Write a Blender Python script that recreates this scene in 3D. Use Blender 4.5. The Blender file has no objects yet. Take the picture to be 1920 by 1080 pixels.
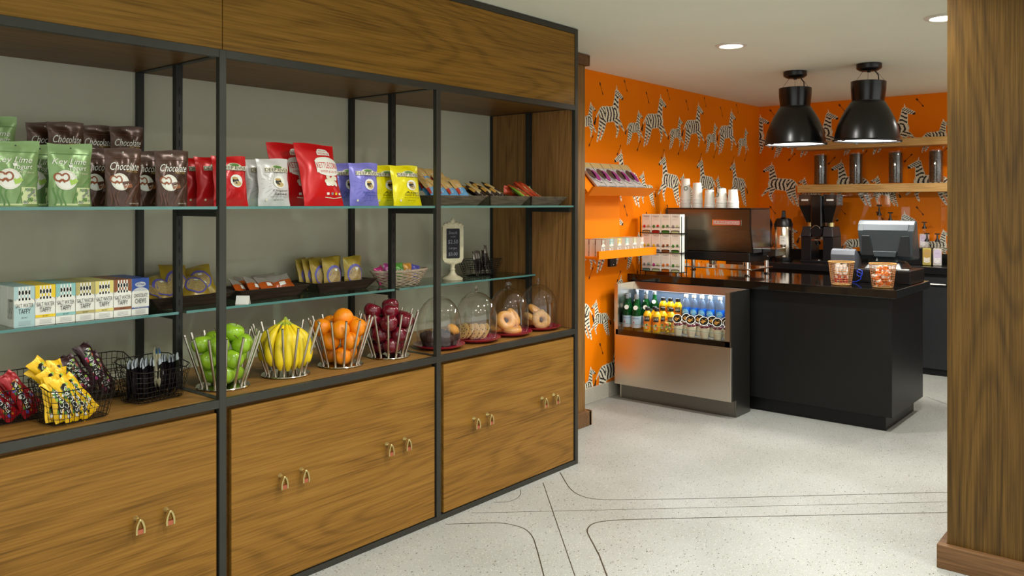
import bpy, math, random
from mathutils import Vector, Matrix
PI = math.pi
random.seed(7)
SC = bpy.context.scene
COL = SC.collection

# ------------------------------------------------------------------ camera, world, lights, exposure
YAW = math.radians(39.93)           # camera axis, measured from +X (along the shelving) towards +Y (shelving side)
cd = bpy.data.cameras.new('camera'); cam = bpy.data.objects.new('camera', cd); COL.objects.link(cam)
cd.sensor_width = 36.0; cd.lens = 36.0 * 1541 / 1920; cd.shift_y = -158 / 1920; cd.clip_start = 0.05
cam.location = (0, 0, 1.5); cam.rotation_euler = (PI / 2, 0, YAW - PI / 2)
SC.camera = cam
SC.view_settings.view_transform = 'Standard'; SC.view_settings.look = 'None'
SC.view_settings.exposure = 0.5; SC.view_settings.gamma = 1.0; SC.view_settings.use_curve_mapping = False
W = bpy.data.worlds.new('world'); SC.world = W; W.use_nodes = True
W.node_tree.nodes['Background'].inputs[0].default_value = (0.97, 1.0, 0.98, 1)
W.node_tree.nodes['Background'].inputs[1].default_value = 1.15
SC.cycles.max_bounces = 10; SC.cycles.diffuse_bounces = 4; SC.cycles.glossy_bounces = 5
SC.cycles.transmission_bounces = 10; SC.cycles.transparent_max_bounces = 24
SC.cycles.caustics_reflective = False; SC.cycles.caustics_refractive = False
SC.cycles.sample_clamp_indirect = 6.0

LIGHT_XY = [(4.91, 2.29), (4.91, 1.06), (3.6, 1.06), (2.3, 1.5), (2.3, 0.2), (1.0, 1.0), (3.6, -0.6), (1.0, -0.4), (7.35, 1.0),
            (-0.6, 1.2), (5.8, -0.6), (2.2, -1.6)]

def light(name, kind, loc, energy, color, size=0.14, rot=(0, 0, 0), shape='DISK', size_y=None, spread=None, blend=None, spot=None):
    d = bpy.data.lights.new(name, kind); d.energy = energy; d.color = color
    if kind == 'AREA':
        d.shape = shape; d.size = size
        if size_y: d.size_y = size_y
        if spread: d.spread = spread
    if kind == 'SPOT':
        d.spot_size = spot; d.spot_blend = blend; d.shadow_soft_size = size
    o = bpy.data.objects.new(name, d); o.location = loc; o.rotation_euler = rot; COL.objects.link(o)
    return o
WARM = (1.0, 0.985, 0.93)
for x, y in LIGHT_XY:
    light('downlight_lamp', 'AREA', (x, y, 2.478), 12.0, WARM, 0.13, spread=math.radians(150))

# ------------------------------------------------------------------ materials
def lin(c):
    return tuple(((v / 255) / 12.92 if v / 255 <= .04045 else ((v / 255 + .055) / 1.055) ** 2.4) for v in c) + (1,)
MC = {}
def mat(name, rgb=(200, 200, 200), rough=.5, metal=0., spec=None, emit=None, es=1., trans=0., ior=1.45, coat=0., alpha=None, noise=0.06, nscale=30):
    if name in MC: return MC[name]
    m = bpy.data.materials.new(name); m.use_nodes = True; nt = m.node_tree; b = nt.nodes['Principled BSDF']
    b.inputs['Base Color'].default_value = lin(rgb); b.inputs['Roughness'].default_value = rough; b.inputs['Metallic'].default_value = metal
    if spec is not None: b.inputs['Specular IOR Level'].default_value = spec
    if trans: b.inputs['Transmission Weight'].default_value = trans; b.inputs['IOR'].default_value = ior
    if coat: b.inputs['Coat Weight'].default_value = coat; b.inputs['Coat Roughness'].default_value = .08
    if alpha is not None: b.inputs['Alpha'].default_value = alpha
    if emit: b.inputs['Emission Color'].default_value = lin(emit); b.inputs['Emission Strength'].default_value = es
    if noise and not trans and not emit:
        n = nt.nodes.new('ShaderNodeTexNoise'); n.inputs['Scale'].default_value = nscale; n.inputs['Detail'].default_value = 3
        tc = nt.nodes.new('ShaderNodeTexCoord'); nt.links.new(tc.outputs['Object'], n.inputs['Vector'])
        mx = nt.nodes.new('ShaderNodeMix'); mx.data_type = 'RGBA'
        c = lin(rgb); k = 1 - noise * 1.6; k2 = 1 + noise * 1.6
        mx.inputs[6].default_value = (c[0] * k, c[1] * k, c[2] * k, 1); mx.inputs[7].default_value = (min(1, c[0] * k2), min(1, c[1] * k2), min(1, c[2] * k2), 1)
        nt.links.new(n.outputs[0], mx.inputs[0]); nt.links.new(mx.outputs[2], b.inputs['Base Color'])
    MC[name] = m
    return m

def wood(name, dark, mid, lite, grain='x', scale=1.0, rough=.42, rings=1.0, off=0.0, contrast=1.0):
    """procedural veneer: stretched noise contours (cathedral figure) plus fine streaks"""
    if name in MC: return MC[name]
    m = bpy.data.materials.new(name); m.use_nodes = True; nt = m.node_tree; N = nt.nodes; L = nt.links; b = N['Principled BSDF']
    tc = N.new('ShaderNodeTexCoord'); mp = N.new('ShaderNodeMapping')
    k = {'x': (.34, 2.6, 2.6), 'y': (2.6, .34, 2.6), 'z': (2.6, 2.6, .34)}[grain]
    mp.inputs['Scale'].default_value = tuple(v * scale for v in k); mp.inputs['Location'].default_value = (off, off * .7, off * 1.3)
    mp.inputs['Rotation'].default_value = {'x': (0, .09, 0), 'y': (0.06, 0, 0), 'z': (0, .02, 0)}[grain]
    L.new(tc.outputs['Object'], mp.inputs['Vector'])
    n1 = N.new('ShaderNodeTexNoise'); n1.inputs['Scale'].default_value = 1.0; n1.inputs['Detail'].default_value = 2.0; n1.inputs['Roughness'].default_value = .45
    n1.inputs['Distortion'].default_value = .08
    L.new(mp.outputs[0], n1.inputs['Vector'])
    mu = N.new('ShaderNodeMath'); mu.operation = 'MULTIPLY'; mu.inputs[1].default_value = 135 * rings; L.new(n1.outputs[0], mu.inputs[0])
    sn = N.new('ShaderNodeMath'); sn.operation = 'SINE'; L.new(mu.outputs[0], sn.inputs[0])
    ma = N.new('ShaderNodeMath'); ma.operation = 'MULTIPLY_ADD'; ma.inputs[1].default_value = .5; ma.inputs[2].default_value = .5; L.new(sn.outputs[0], ma.inputs[0])
    n2 = N.new('ShaderNodeTexNoise'); n2.inputs['Scale'].default_value = 1.0; n2.inputs['Detail'].default_value = 5; n2.inputs['Roughness'].default_value = .6
    mp2 = N.new('ShaderNodeMapping'); k2 = {'x': (3, 150, 150), 'y': (150, 3, 150), 'z': (150, 150, 3)}[grain]; mp2.inputs['Scale'].default_value = tuple(v * scale for v in k2)
    mp2.inputs['Rotation'].default_value = mp.inputs['Rotation'].default_value
    L.new(tc.outputs['Object'], mp2.inputs['Vector']); L.new(mp2.outputs[0], n2.inputs['Vector'])
    n3 = N.new('ShaderNodeTexNoise'); n3.inputs['Scale'].default_value = 2.2; n3.inputs['Detail'].default_value = 2
    L.new(mp.outputs[0], n3.inputs['Vector'])
    pw = N.new('ShaderNodeMath'); pw.operation = 'POWER'; pw.inputs[1].default_value = 3.0; L.new(ma.outputs[0], pw.inputs[0])
    a = N.new('ShaderNodeMath'); a.operation = 'MULTIPLY'; a.inputs[1].default_value = -.085 * contrast; L.new(pw.outputs[0], a.inputs[0])
    c = N.new('ShaderNodeMath'); c.operation = 'MULTIPLY_ADD'; c.inputs[1].default_value = .72; L.new(n2.outputs[0], c.inputs[0]); L.new(a.outputs[0], c.inputs[2])
    d = N.new('ShaderNodeMath'); d.operation = 'MULTIPLY_ADD'; d.inputs[1].default_value = .22; L.new(n3.outputs[0], d.inputs[0]); L.new(c.outputs[0], d.inputs[2])
    cr = N.new('ShaderNodeValToRGB'); e = cr.color_ramp.elements
    e[0].position = .24; e[0].color = lin(dark); e[1].position = .60; e[1].color = lin(lite); x = e.new(.43); x.color = lin(mid)
    L.new(d.outputs[0], cr.inputs[0]); L.new(cr.outputs[0], b.inputs['Base Color'])
    b.inputs['Roughness'].default_value = rough; b.inputs['Specular IOR Level'].default_value = .22
    MC[name] = m
    return m

def glass(name, rgb=(255, 255, 255), rough=0.0, tint=0.0, refl=1.0):
    """thin clear pane: fresnel mix of see-through and gloss (keeps shadows soft and clear)"""
    if name in MC: return MC[name]
    m = bpy.data.materials.new(name); m.use_nodes = True; nt = m.node_tree; N = nt.nodes; L = nt.links
    N.remove(N['Principled BSDF']); o = N['Material Output']
    t = N.new('ShaderNodeBsdfTransparent'); t.inputs[0].default_value = lin(rgb)
    g = N.new('ShaderNodeBsdfGlossy'); g.inputs['Roughness'].default_value = rough + .02
    f = N.new('ShaderNodeLayerWeight'); f.inputs[0].default_value = .5
    pw = N.new('ShaderNodeMath'); pw.operation = 'POWER'; pw.inputs[1].default_value = 3.2; L.new(f.outputs['Facing'], pw.inputs[0])
    mu = N.new('ShaderNodeMath'); mu.operation = 'MULTIPLY_ADD'; mu.inputs[1].default_value = .8 * refl; mu.inputs[2].default_value = .06 * refl; mu.use_clamp = True; L.new(pw.outputs[0], mu.inputs[0])
    mx = N.new('ShaderNodeMixShader'); L.new(mu.outputs[0], mx.inputs[0]); L.new(t.outputs[0], mx.inputs[1]); L.new(g.outputs[0], mx.inputs[2])
    L.new(mx.outputs[0], o.inputs[0]); MC[name] = m
    return m

def terrazzo():
    m = bpy.data.materials.new('terrazzo'); m.use_nodes = True; nt = m.node_tree; N = nt.nodes; L = nt.links; b = N['Principled BSDF']
    tc = N.new('ShaderNodeTexCoord')
    n = N.new('ShaderNodeTexNoise'); n.inputs['Scale'].default_value = 1.6; n.inputs['Detail'].default_value = 6; L.new(tc.outputs['Object'], n.inputs['Vector'])
    cr = N.new('ShaderNodeValToRGB'); e = cr.color_ramp.elements; e[0].position = .3; e[0].color = lin((155, 156, 150)); e[1].position = .7; e[1].color = lin((174, 176, 172))
    L.new(n.outputs[0], cr.inputs[0]); last = cr.outputs[0]
    for sc, thr, colr, dist in ((75, .90, (88, 80, 62), .30), (55, .95, (50, 48, 42), .25), (120, .88, (150, 144, 124), .40), (170, .88, (214, 212, 202), .40)):
        mp = N.new('ShaderNodeMapping'); mp.inputs['Scale'].default_value = (1.0, 1.7, 1); mp.inputs['Rotation'].default_value = (0, 0, sc); L.new(tc.outputs['Object'], mp.inputs['Vector'])
        v = N.new('ShaderNodeTexVoronoi'); v.inputs['Scale'].default_value = sc; L.new(mp.outputs[0], v.inputs['Vector'])
        s = N.new('ShaderNodeSeparateColor'); L.new(v.outputs['Color'], s.inputs[0])
        g = N.new('ShaderNodeMath'); g.operation = 'GREATER_THAN'; g.inputs[1].default_value = thr; L.new(s.outputs[0], g.inputs[0])
        h = N.new('ShaderNodeMath'); h.operation = 'LESS_THAN'; h.inputs[1].default_value = dist; L.new(v.outputs['Distance'], h.inputs[0])
        k = N.new('ShaderNodeMath'); k.operation = 'MULTIPLY'; L.new(g.outputs[0], k.inputs[0]); L.new(h.outputs[0], k.inputs[1])
        mx = N.new('ShaderNodeMix'); mx.data_type = 'RGBA'; L.new(k.outputs[0], mx.inputs[0]); L.new(last, mx.inputs[6]); mx.inputs[7].default_value = lin(colr); last = mx.outputs[2]
    L.new(last, b.inputs['Base Color']); b.inputs['Roughness'].default_value = .38; b.inputs['Specular IOR Level'].default_value = .3
    return m

def beans():
    m = bpy.data.materials.new('coffee_beans'); m.use_nodes = True; nt = m.node_tree; N = nt.nodes; L = nt.links; b = N['Principled BSDF']
    tc = N.new('ShaderNodeTexCoord'); v = N.new('ShaderNodeTexVoronoi'); v.inputs['Scale'].default_value = 95; L.new(tc.outputs['Object'], v.inputs['Vector'])
    cr = N.new('ShaderNodeValToRGB'); e = cr.color_ramp.elements; e[0].color = lin((120, 92, 62)); e[1].color = lin((22, 15, 9)); e[1].position = .62
    L.new(v.outputs['Distance'], cr.inputs[0]); L.new(cr.outputs[0], b.inputs['Base Color']); b.inputs['Roughness'].default_value = .35
    return m

def brushed(name, rgb, rough, axis='z'):
    if name in MC: return MC[name]
    m = mat(name, rgb, rough, 1.0, noise=0); nt = m.node_tree; N = nt.nodes; L = nt.links; b = N['Principled BSDF']
    tc = N.new('ShaderNodeTexCoord'); mp = N.new('ShaderNodeMapping'); mp.inputs['Scale'].default_value = {'z': (400, 400, 3), 'y': (400, 3, 400)}[axis]
    n = N.new('ShaderNodeTexNoise'); n.inputs['Scale'].default_value = 1; L.new(tc.outputs['Object'], mp.inputs[0]); L.new(mp.outputs[0], n.inputs['Vector'])
    mr = N.new('ShaderNodeMapRange'); mr.inputs[3].default_value = rough - .02; mr.inputs[4].default_value = rough + .03; L.new(n.outputs[0], mr.inputs[0]); L.new(mr.outputs[0], b.inputs['Roughness'])
    return m

M_STEEL = mat('blackened_steel', (62, 62, 56), .42, .55, noise=.12, nscale=6)
M_STEELD = mat('slotted_steel', (38, 38, 35), .5, .4)
M_SLOT = mat('slot_dark', (6, 6, 6), .9, noise=0)
M_DOOR = wood('walnut_door', (90, 61, 20), (130, 91, 34), (150, 108, 46), 'x', 1.0)
M_HEAD = wood('walnut_header', (84, 58, 16), (126, 90, 28), (146, 106, 40), 'x', 1.0, off=3.7)
M_DECK = wood('walnut_deck', (100, 68, 28), (150, 107, 50), (174, 130, 66), 'x', 1.2, off=7.1)
M_CARC = wood('walnut_carcass', (70, 46, 20), (104, 70, 30), (124, 86, 40), 'x', 1.0, off=1.1)
M_PANEL = wood('walnut_end_panel', (96, 66, 34), (136, 96, 52), (158, 116, 68), 'z', 1.1, off=2.2)
M_PILLAR = wood('walnut_pillar', (54, 38, 14), (84, 60, 23), (106, 78, 34), 'z', .9, off=5.3, contrast=1.1)
M_BASE = wood('walnut_base', (72, 50, 30), (106, 76, 48), (128, 94, 62), 'y', 1.3, off=4.3)
M_OAK = wood('oak_shelf', (164, 120, 62), (204, 160, 96), (226, 184, 122), 'y', 1.6, off=2.9, contrast=.8)
M_TRAY = wood('grey_tray_wood', (62, 52, 42), (92, 80, 66), (124, 110, 92), 'x', 3, off=1.9)
M_TRAYD = wood('dark_tray_wood', (34, 28, 22), (56, 46, 38), (80, 66, 54), 'x', 3, off=.9)
M_GREY = mat('grey_backing', (192, 188, 166), .6, noise=.02)
M_CEIL = mat('ceiling_plaster', (246, 250, 234), .75, noise=.02, nscale=3)
M_ORANGE = mat('orange_wallpaper', (246, 130, 0), .6, spec=.12, noise=.02, nscale=4)
M_ORANGE2 = mat('orange_lacquer', (255, 140, 8), .5, spec=.2, noise=.01)
M_CREAM = mat('zebra_cream', (244, 238, 214), .6, noise=0)
M_ZDARK = mat('zebra_dark', (28, 22, 16), .6, noise=0)
M_DASH = mat('dash_brown', (112, 44, 4), .6, noise=0)
M_TERR = terrazzo()
M_BASEST = mat('terrazzo_base', (190, 184, 168), .5, noise=.1, nscale=60)
M_INLAY = mat('inlay_metal', (84, 78, 64), .4, .6)
M_BLACKL = mat('black_laminate', (17, 17, 17), .38, spec=.28, noise=.05, nscale=5)
M_BLACKT = mat('black_polished_top', (10, 10, 10), .07, coat=.5, noise=0)
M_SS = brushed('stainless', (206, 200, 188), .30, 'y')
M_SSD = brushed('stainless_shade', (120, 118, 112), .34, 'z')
M_CHROME = mat('chrome', (226, 222, 214), .12, 1.0, noise=0)
M_ROD = brushed('brushed_rod', (206, 200, 188), .28, 'z')
M_BLACK = mat('black_plastic', (14, 14, 15), .35, noise=0)
M_BLACKG = mat('black_gloss', (9, 9, 10), .16, noise=0, coat=.4)
M_GLASS = glass('clear_glass'); M_PLEXI = glass('clear_acrylic', refl=1.25)
M_GEDGE = mat('glass_edge', (84, 134, 128), .15, noise=.05)
M_SHELFG = glass('shelf_glass', (222, 240, 234))
M_BRASS = mat('aged_brass', (206, 188, 130), .25, .9, noise=.1)
M_COPPER = mat('copper_tab', (196, 112, 84), .3, .8)
M_WHITE = mat('white_paper', (236, 234, 226), .5, noise=.02)
M_LAMPIN = mat('lamp_diffuser', (255, 255, 255), .5, emit=(255, 250, 240), es=6.0)
M_DOWN = mat('downlight_glow', (255, 255, 255), .5, emit=(255, 246, 228), es=8.0)
M_LED = mat('cooler_led', (255, 255, 255), .5, emit=(235, 245, 255), es=1.2)

# ------------------------------------------------------------------ mesh builder
class MB:
    def __init__(s): s.v = []; s.f = []; s.m = []; s.mats = []; s.cur = 0
    def mat(s, m):
        if m not in s.mats: s.mats.append(m)
        s.cur = s.mats.index(m); return s
    def add(s, vs, fs):
        o = len(s.v); s.v += [tuple(v) for v in vs]; s.f += [tuple(i + o for i in f) for f in fs]; s.m += [s.cur] * len(fs); return s
    def box(s, x0, x1, y0, y1, z0, z1):
        v = [(x, y, z) for x in (x0, x1) for y in (y0, y1) for z in (z0, z1)]
        return s.add(v, [(0, 1, 3, 2), (4, 6, 7, 5), (0, 4, 5, 1), (2, 3, 7, 6), (0, 2, 6, 4), (1, 5, 7, 3)])
    def hexa(s, bot, top):
        n = len(bot); v = list(bot) + list(top)
        return s.add(v, [tuple(range(n))[::-1], tuple(range(n, 2 * n))] + [(i, (i + 1) % n, n + (i + 1) % n, n + i) for i in range(n)])
    def cyl(s, p0, p1, r0, r1=None, n=12, caps=True):
        r1 = r0 if r1 is None else r1; p0 = Vector(p0); p1 = Vector(p1); d = (p1 - p0).normalized()
        a = d.orthogonal().normalized(); b = d.cross(a)
        vs = []
        for p, r in ((p0, r0), (p1, r1)):
            for i in range(n):
                t = 2 * PI * i / n; vs.append(p + a * math.cos(t) * r + b * math.sin(t) * r)
        fs = [(i, (i + 1) % n, n + (i + 1) % n, n + i) for i in range(n)]
        if caps: fs += [tuple(range(n))[::-1], tuple(range(n, 2 * n))]
        return s.add(vs, fs)
    def lathe(s, prof, c=(0, 0, 0), n=24, m=None):
        """prof: (r, z[, material]) from bottom to top"""
        vs = []; fs = []
        for p in prof:
            for i in range(n):
                t = 2 * PI * i / n; vs.append((c[0] + p[0] * math.cos(t), c[1] + p[0] * math.sin(t), c[2] + p[1]))
        o = len(s.v); s.v += vs
        for k in range(len(prof) - 1):
            if len(prof[k]) > 2: s.mat(prof[k][2])
            for i in range(n):
                s.f.append((o + k * n + i, o + k * n + (i + 1) % n, o + (k + 1) * n + (i + 1) % n, o + (k + 1) * n + i)); s.m.append(s.cur)
        return s
    def tube(s, pts, r, n=6, closed=False):
        pts = [Vector(p) for p in pts]; k = len(pts); vs = []; pa = None
        for i, p in enumerate(pts):
            q = (pts[(i + 1) % k] if (closed or i < k - 1) else p) - (pts[i - 1] if (closed or i > 0) else p)
            d = q.normalized()
            if pa is None:
                a = Vector((0, 0, 1)).cross(d)
                if a.length < .05: a = Vector((1, 0, 0)).cross(d)
            else:
                a = pa - d * pa.dot(d)
                if a.length < .01: a = d.orthogonal()
            a.normalize(); pa = a; b = d.cross(a); rr = r[i] if isinstance(r, (list, tuple)) else r
            for j in range(n):
                t = 2 * PI * j / n; vs.append(p + a * math.cos(t) * rr + b * math.sin(t) * rr)
        fs = []
        for i in range(k if closed else k - 1):
            for j in range(n): fs.append((i * n + j, i * n + (j + 1) % n, ((i + 1) % k) * n + (j + 1) % n, ((i + 1) % k) * n + j))
        if not closed: fs += [tuple(range(n))[::-1], tuple(range((k - 1) * n, k * n))]
        return s.add(vs, fs)
    def grid(s, fn, nu, nv, mf=None, flip=False):
        vs = [fn(i / nu, j / nv) for j in range(nv + 1) for i in range(nu + 1)]; o = len(s.v); s.v += [tuple(v) for v in vs]
        for j in range(nv):
            for i in range(nu):
                q = [o + j * (nu + 1) + i, o + j * (nu + 1) + i + 1, o + (j + 1) * (nu + 1) + i + 1, o + (j + 1) * (nu + 1) + i]
                if flip: q.reverse()
                if mf: s.mat(mf((i + .5) / nu, (j + .5) / nv))
                s.f.append(tuple(q)); s.m.append(s.cur)
        return s
    def ball(s, c, r, nu=16, nv=10, fn=None):
        def f(u, v):
            a = 2 * PI * u; b = PI * (v - .5); p = Vector((math.cos(a) * math.cos(b), math.sin(a) * math.cos(b), math.sin(b)))
            if fn: p = fn(p)
            return Vector(c) + Vector((p.x * r[0], p.y * r[1], p.z * r[2])) if isinstance(r, tuple) else Vector(c) + p * r
        return s.grid(f, nu, nv)
    def poly(s, pts): return s.add(pts, [tuple(range(len(pts)))])
    def mesh(s, name, smooth=None):
        me = bpy.data.meshes.new(name); me.from_pydata(s.v, [], s.f)
        for m in s.mats: me.materials.append(m)
        me.polygons.foreach_set('material_index', s.m)
        if smooth:
            me.shade_smooth(); me.set_sharp_from_angle(angle=math.radians(smooth))
        me.update(); return me
    def build(s, name, m=None, parent=None, smooth=None, bevel=None, loc=None, rotz=None, **tags):
        if m is not None: s.mats = [m] if not s.mats else s.mats
        o = bpy.data.objects.new(name, s.mesh(name, smooth)); COL.objects.link(o)
        if parent: o.parent = parent
        if loc: o.location = loc
        if rotz is not None: o.rotation_euler = (0, 0, rotz)
        if bevel:
            b = o.modifiers.new('bevel', 'BEVEL'); b.width = bevel; b.segments = 2; b.limit_method = 'ANGLE'; b.angle_limit = math.radians(40)
        for k, v in tags.items(): o[k] = v
        return o
def thing(name, label, cat, loc=(0, 0, 0), rotz=0, group=None, rot=None):
    o = bpy.data.objects.new(name, None); COL.objects.link(o); o.empty_display_size = .05
    o.location = loc; o.rotation_euler = rot or (0, 0, rotz); o['label'] = label; o['category'] = cat
    if group: o['group'] = group
    return o
def tag(o, label, cat, group=None):
    o['label'] = label; o['category'] = cat
    if group: o['group'] = group
    return o
def dup(root, loc=None, rotz=None, label=None, group=None, rot=None, scale=None):
    def rec(o, par):
        c = o.copy(); COL.objects.link(c); c.parent = par
        for ch in o.children: rec(ch, c)
        return c
    r = rec(root, None)
    if loc is not None: r.location = loc
    if rotz is not None: r.rotation_euler = (0, 0, rotz)
    if rot is not None: r.rotation_euler = rot
    if scale is not None: r.scale = (scale,) * 3 if not isinstance(scale, tuple) else scale
    if label: r['label'] = label
    if group: r['group'] = group
    return r
def struct(o): o['kind'] = 'structure'; return o
def jit(a): return random.uniform(-a, a)
FACE = -PI / 2      # things on the coffee counter face the camera side (-X)

# ---- flat print: lettering and shapes mapped on a surface function fn(s, t, off)
TXT = {}
def text_geo(st, shear=0.0):
    k = (st, shear)
    if k not in TXT:
        c = bpy.data.curves.new('t', 'FONT'); c.body = st; c.size = 1; c.align_x = 'CENTER'; c.align_y = 'CENTER'; c.resolution_u = 2; c.shear = shear
        o = bpy.data.objects.new('t', c); COL.objects.link(o)
        dg = bpy.context.evaluated_depsgraph_get(); me = bpy.data.meshes.new_from_object(o.evaluated_get(dg))
        vs = [tuple(v.co) for v in me.vertices]; fs = [tuple(p.vertices) for p in me.polygons]
        bpy.data.objects.remove(o); bpy.data.meshes.remove(me)
        xs = [v[0] for v in vs] or [0, 1]; ys = [v[1] for v in vs] or [0, 1]
        cx = (min(xs) + max(xs)) / 2; cy = (min(ys) + max(ys)) / 2
        TXT[k] = ([(x - cx, y - cy) for x, y, z in vs], fs, max(xs) - min(xs), max(ys) - min(ys))
    return TXT[k]
class Print(MB):
    def __init__(s, fn): super().__init__(); s.fn = fn; s.off = .0024
    def lay(s, k=1): s.off = .0020 + .0006 * k; return s
    def text(s, st, m, cx, cy, w, h=None, shear=0.0, rot=0.0, asp=1.0):
        """fit text to width w (in s units) and height h (t units); asp = surface width/height"""
        s.mat(m); vs, fs, tw, th = text_geo(st, shear); a = math.radians(rot)
        sx = w / tw; sy = (h / th) if h else sx * asp; out = []
        for x, y in vs:
            X = x * sx; Y = y * sy
            if rot: X, Y = X * math.cos(a) - Y * math.sin(a) / asp, X * math.sin(a) * asp + Y * math.cos(a)
            out.append(s.fn(cx + X, cy + Y, s.off))
        return s.add(out, fs)
    def rect(s, m, x0, x1, y0, y1, nx=6, ny=2):
        s.mat(m); return s.grid(lambda u, v: s.fn(x0 + (x1 - x0) * u, y0 + (y1 - y0) * v, s.off), nx, ny)
    def disc(s, m, cx, cy, rx, ry, n=20, rings=3, inner=0.0):
        s.mat(m); return s.grid(lambda u, v: s.fn(cx + rx * (inner + (1 - inner) * v) * math.cos(-2 * PI * u), cy + ry * (inner + (1 - inner) * v) * math.sin(-2 * PI * u), s.off), n, rings)
    def band(s, m, pts, w, asp=1.0):
        """stroke along pts; w in s units"""
        s.mat(m); L = []; R = []
        for i, p in enumerate(pts):
            a = pts[max(0, i - 1)]; b = pts[min(len(pts) - 1, i + 1)]; dx = b[0] - a[0]; dy = (b[1] - a[1]) / asp; l = math.hypot(dx, dy) or 1
            nx, ny = -dy / l * w / 2, dx / l * w / 2 * asp; L.append(s.fn(p[0] + nx, p[1] + ny, s.off)); R.append(s.fn(p[0] - nx, p[1] - ny, s.off))
        k = len(pts); return s.add(R + L, [(i, i + 1, k + i + 1, k + i) for i in range(k - 1)])
def flat_fn(x0, w, z0, h, y):        # a vertical face looking towards -y
    return lambda s, t, off: Vector((x0 + w * s, y - off, z0 + h * t))
def arc(cx, cy, rx, ry, a0, a1, n=14):
    return [(cx + rx * math.cos(math.radians(a0 + (a1 - a0) * i / n)), cy + ry * math.sin(math.radians(a0 + (a1 - a0) * i / n))) for i in range(n + 1)]

# ================================================================== SETTING
CEIL = 2.51; YW = 3.53; XB = 8.24; YA = 3.41
floor = struct(MB().box(-5, 9, -5, 4.2, -.1, 0).build('floor', M_TERR))
ceil = struct(MB().box(-5, 9, -5, 4.2, CEIL, CEIL + .1).build('ceiling', M_CEIL))
wall_l = struct(MB().box(4.3, 8.36, YW, 3.7, 0, CEIL).build('wall_left', M_ORANGE))
wall_b = struct(MB().box(XB, 8.36, -5, YW, 0, CEIL).build('wall_back', M_ORANGE))
struct(MB().box(-5, 4.35, YA, 3.6, 0, CEIL).build('wall_alcove', M_GREY))
pier = struct(MB().box(3.892, 4.595, 3.20, YW, 0, CEIL).build('wall_pilaster', wood('walnut_pier', (84, 60, 30), (118, 86, 46), (140, 104, 60), 'z', 1.2, off=6.6)))
MB().box(3.895, 4.62, 3.165, 3.199, 0, .10).box(4.596, 4.63, 3.165, YW, 0, .10).build('base_moulding', M_BASE, pier, bevel=.004)
MB().box(3.895, 4.61, 3.175, 3.199, CEIL - .075, CEIL - .003).box(4.596, 4.62, 3.175, YW, CEIL - .075, CEIL - .003).build('cap_moulding', M_BASE, pier, bevel=.004)
struct(MB().box(4.64, 8.2, YW - .016, YW, 0, .115).build('baseboard_left', M_BASEST, bevel=.003))
struct(MB().box(XB - .016, XB, -4.9, YW - .02, 0, .115).build('baseboard_back', M_BASEST, bevel=.003))
pil = struct(MB().box(3.755, 4.25, -.35, .800, 0, CEIL).build('wall_pillar', M_PILLAR))
MB().box(3.722, 3.754, -.38, .833, 0, .098).box(3.755, 4.28, .801, .833, 0, .098).build('base_moulding', M_BASE, pil, bevel=.004)

def smooth_pts(p, k=6):
    out = []
    for i in range(len(p) - 1):
        a = p[max(0, i - 1)]; b = p[i]; c = p[i + 1]; d = p[min(len(p) - 1, i + 2)]
        for j in range(k):
            t = j / k; out.append(tuple(.5 * (2 * b[q] + (c[q] - a[q]) * t + (2 * a[q] - 5 * b[q] + 4 * c[q] - d[q]) * t * t + (-a[q] + 3 * b[q] - 3 * c[q] + d[q]) * t ** 3) for q in (0, 1)))
    return out + [p[-1]]
for w, L in ((.005, [(3.689, 2.738), (3.587, 2.627), (3.521, 2.55), (3.477, 2.478), (3.462, 2.4), (3.489, 2.321), (3.575, 2.217), (3.797, 1.976), (4.183, 1.574), (4.721, 1.016), (5.6, .1)]),
             (.003, [(2.93, 2.709), (3.317, 2.3), (4.569, .983), (5.4, .12)]),
             (.004, [(3.496, 2.709), (2.702, 1.931), (1.2, .46)]),
             (.006, [(1.4, .54), (2.785, 1.832), (2.95, 1.99), (3.089, 2.136), (3.142, 2.17), (3.198, 2.181), (3.262, 2.155), (3.368, 2.059), (3.741, 1.665), (4.412, .949), (5.2, .1)]),
             (.005, [(2.749, 2.708), (2.863, 2.592), (2.927, 2.515), (2.944, 2.465), (2.947, 2.402), (2.927, 2.349), (2.884, 2.289), (2.824, 2.227), (2.622, 2.027), (1.2, .64)]),
             (.003, [(3.334, 2.736), (3.287, 2.693), (3.229, 2.667), (3.168, 2.669), (3.122, 2.701), (3.105, 2.721)]),
             (.004, [(6.963, 1.63), (6.811, 1.466), (6.0, .6)])):
    P = smooth_pts(L); b = MB(); l = []; r = []
    for i, p in enumerate(P):
        a = P[max(0, i - 1)]; c = P[min(len(P) - 1, i + 1)]; dx, dy = c[0] - a[0], c[1] - a[1]; n = math.hypot(dx, dy)
        l.append((p[0] - dy / n * w / 2, p[1] + dx / n * w / 2, .0007)); r.append((p[0] + dy / n * w / 2, p[1] - dx / n * w / 2, .0007))
    k = len(P); b.add(r + l, [(i, i + 1, k + i + 1, k + i) for i in range(k - 1)]).build('inlay_strip', M_INLAY, floor)

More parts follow.
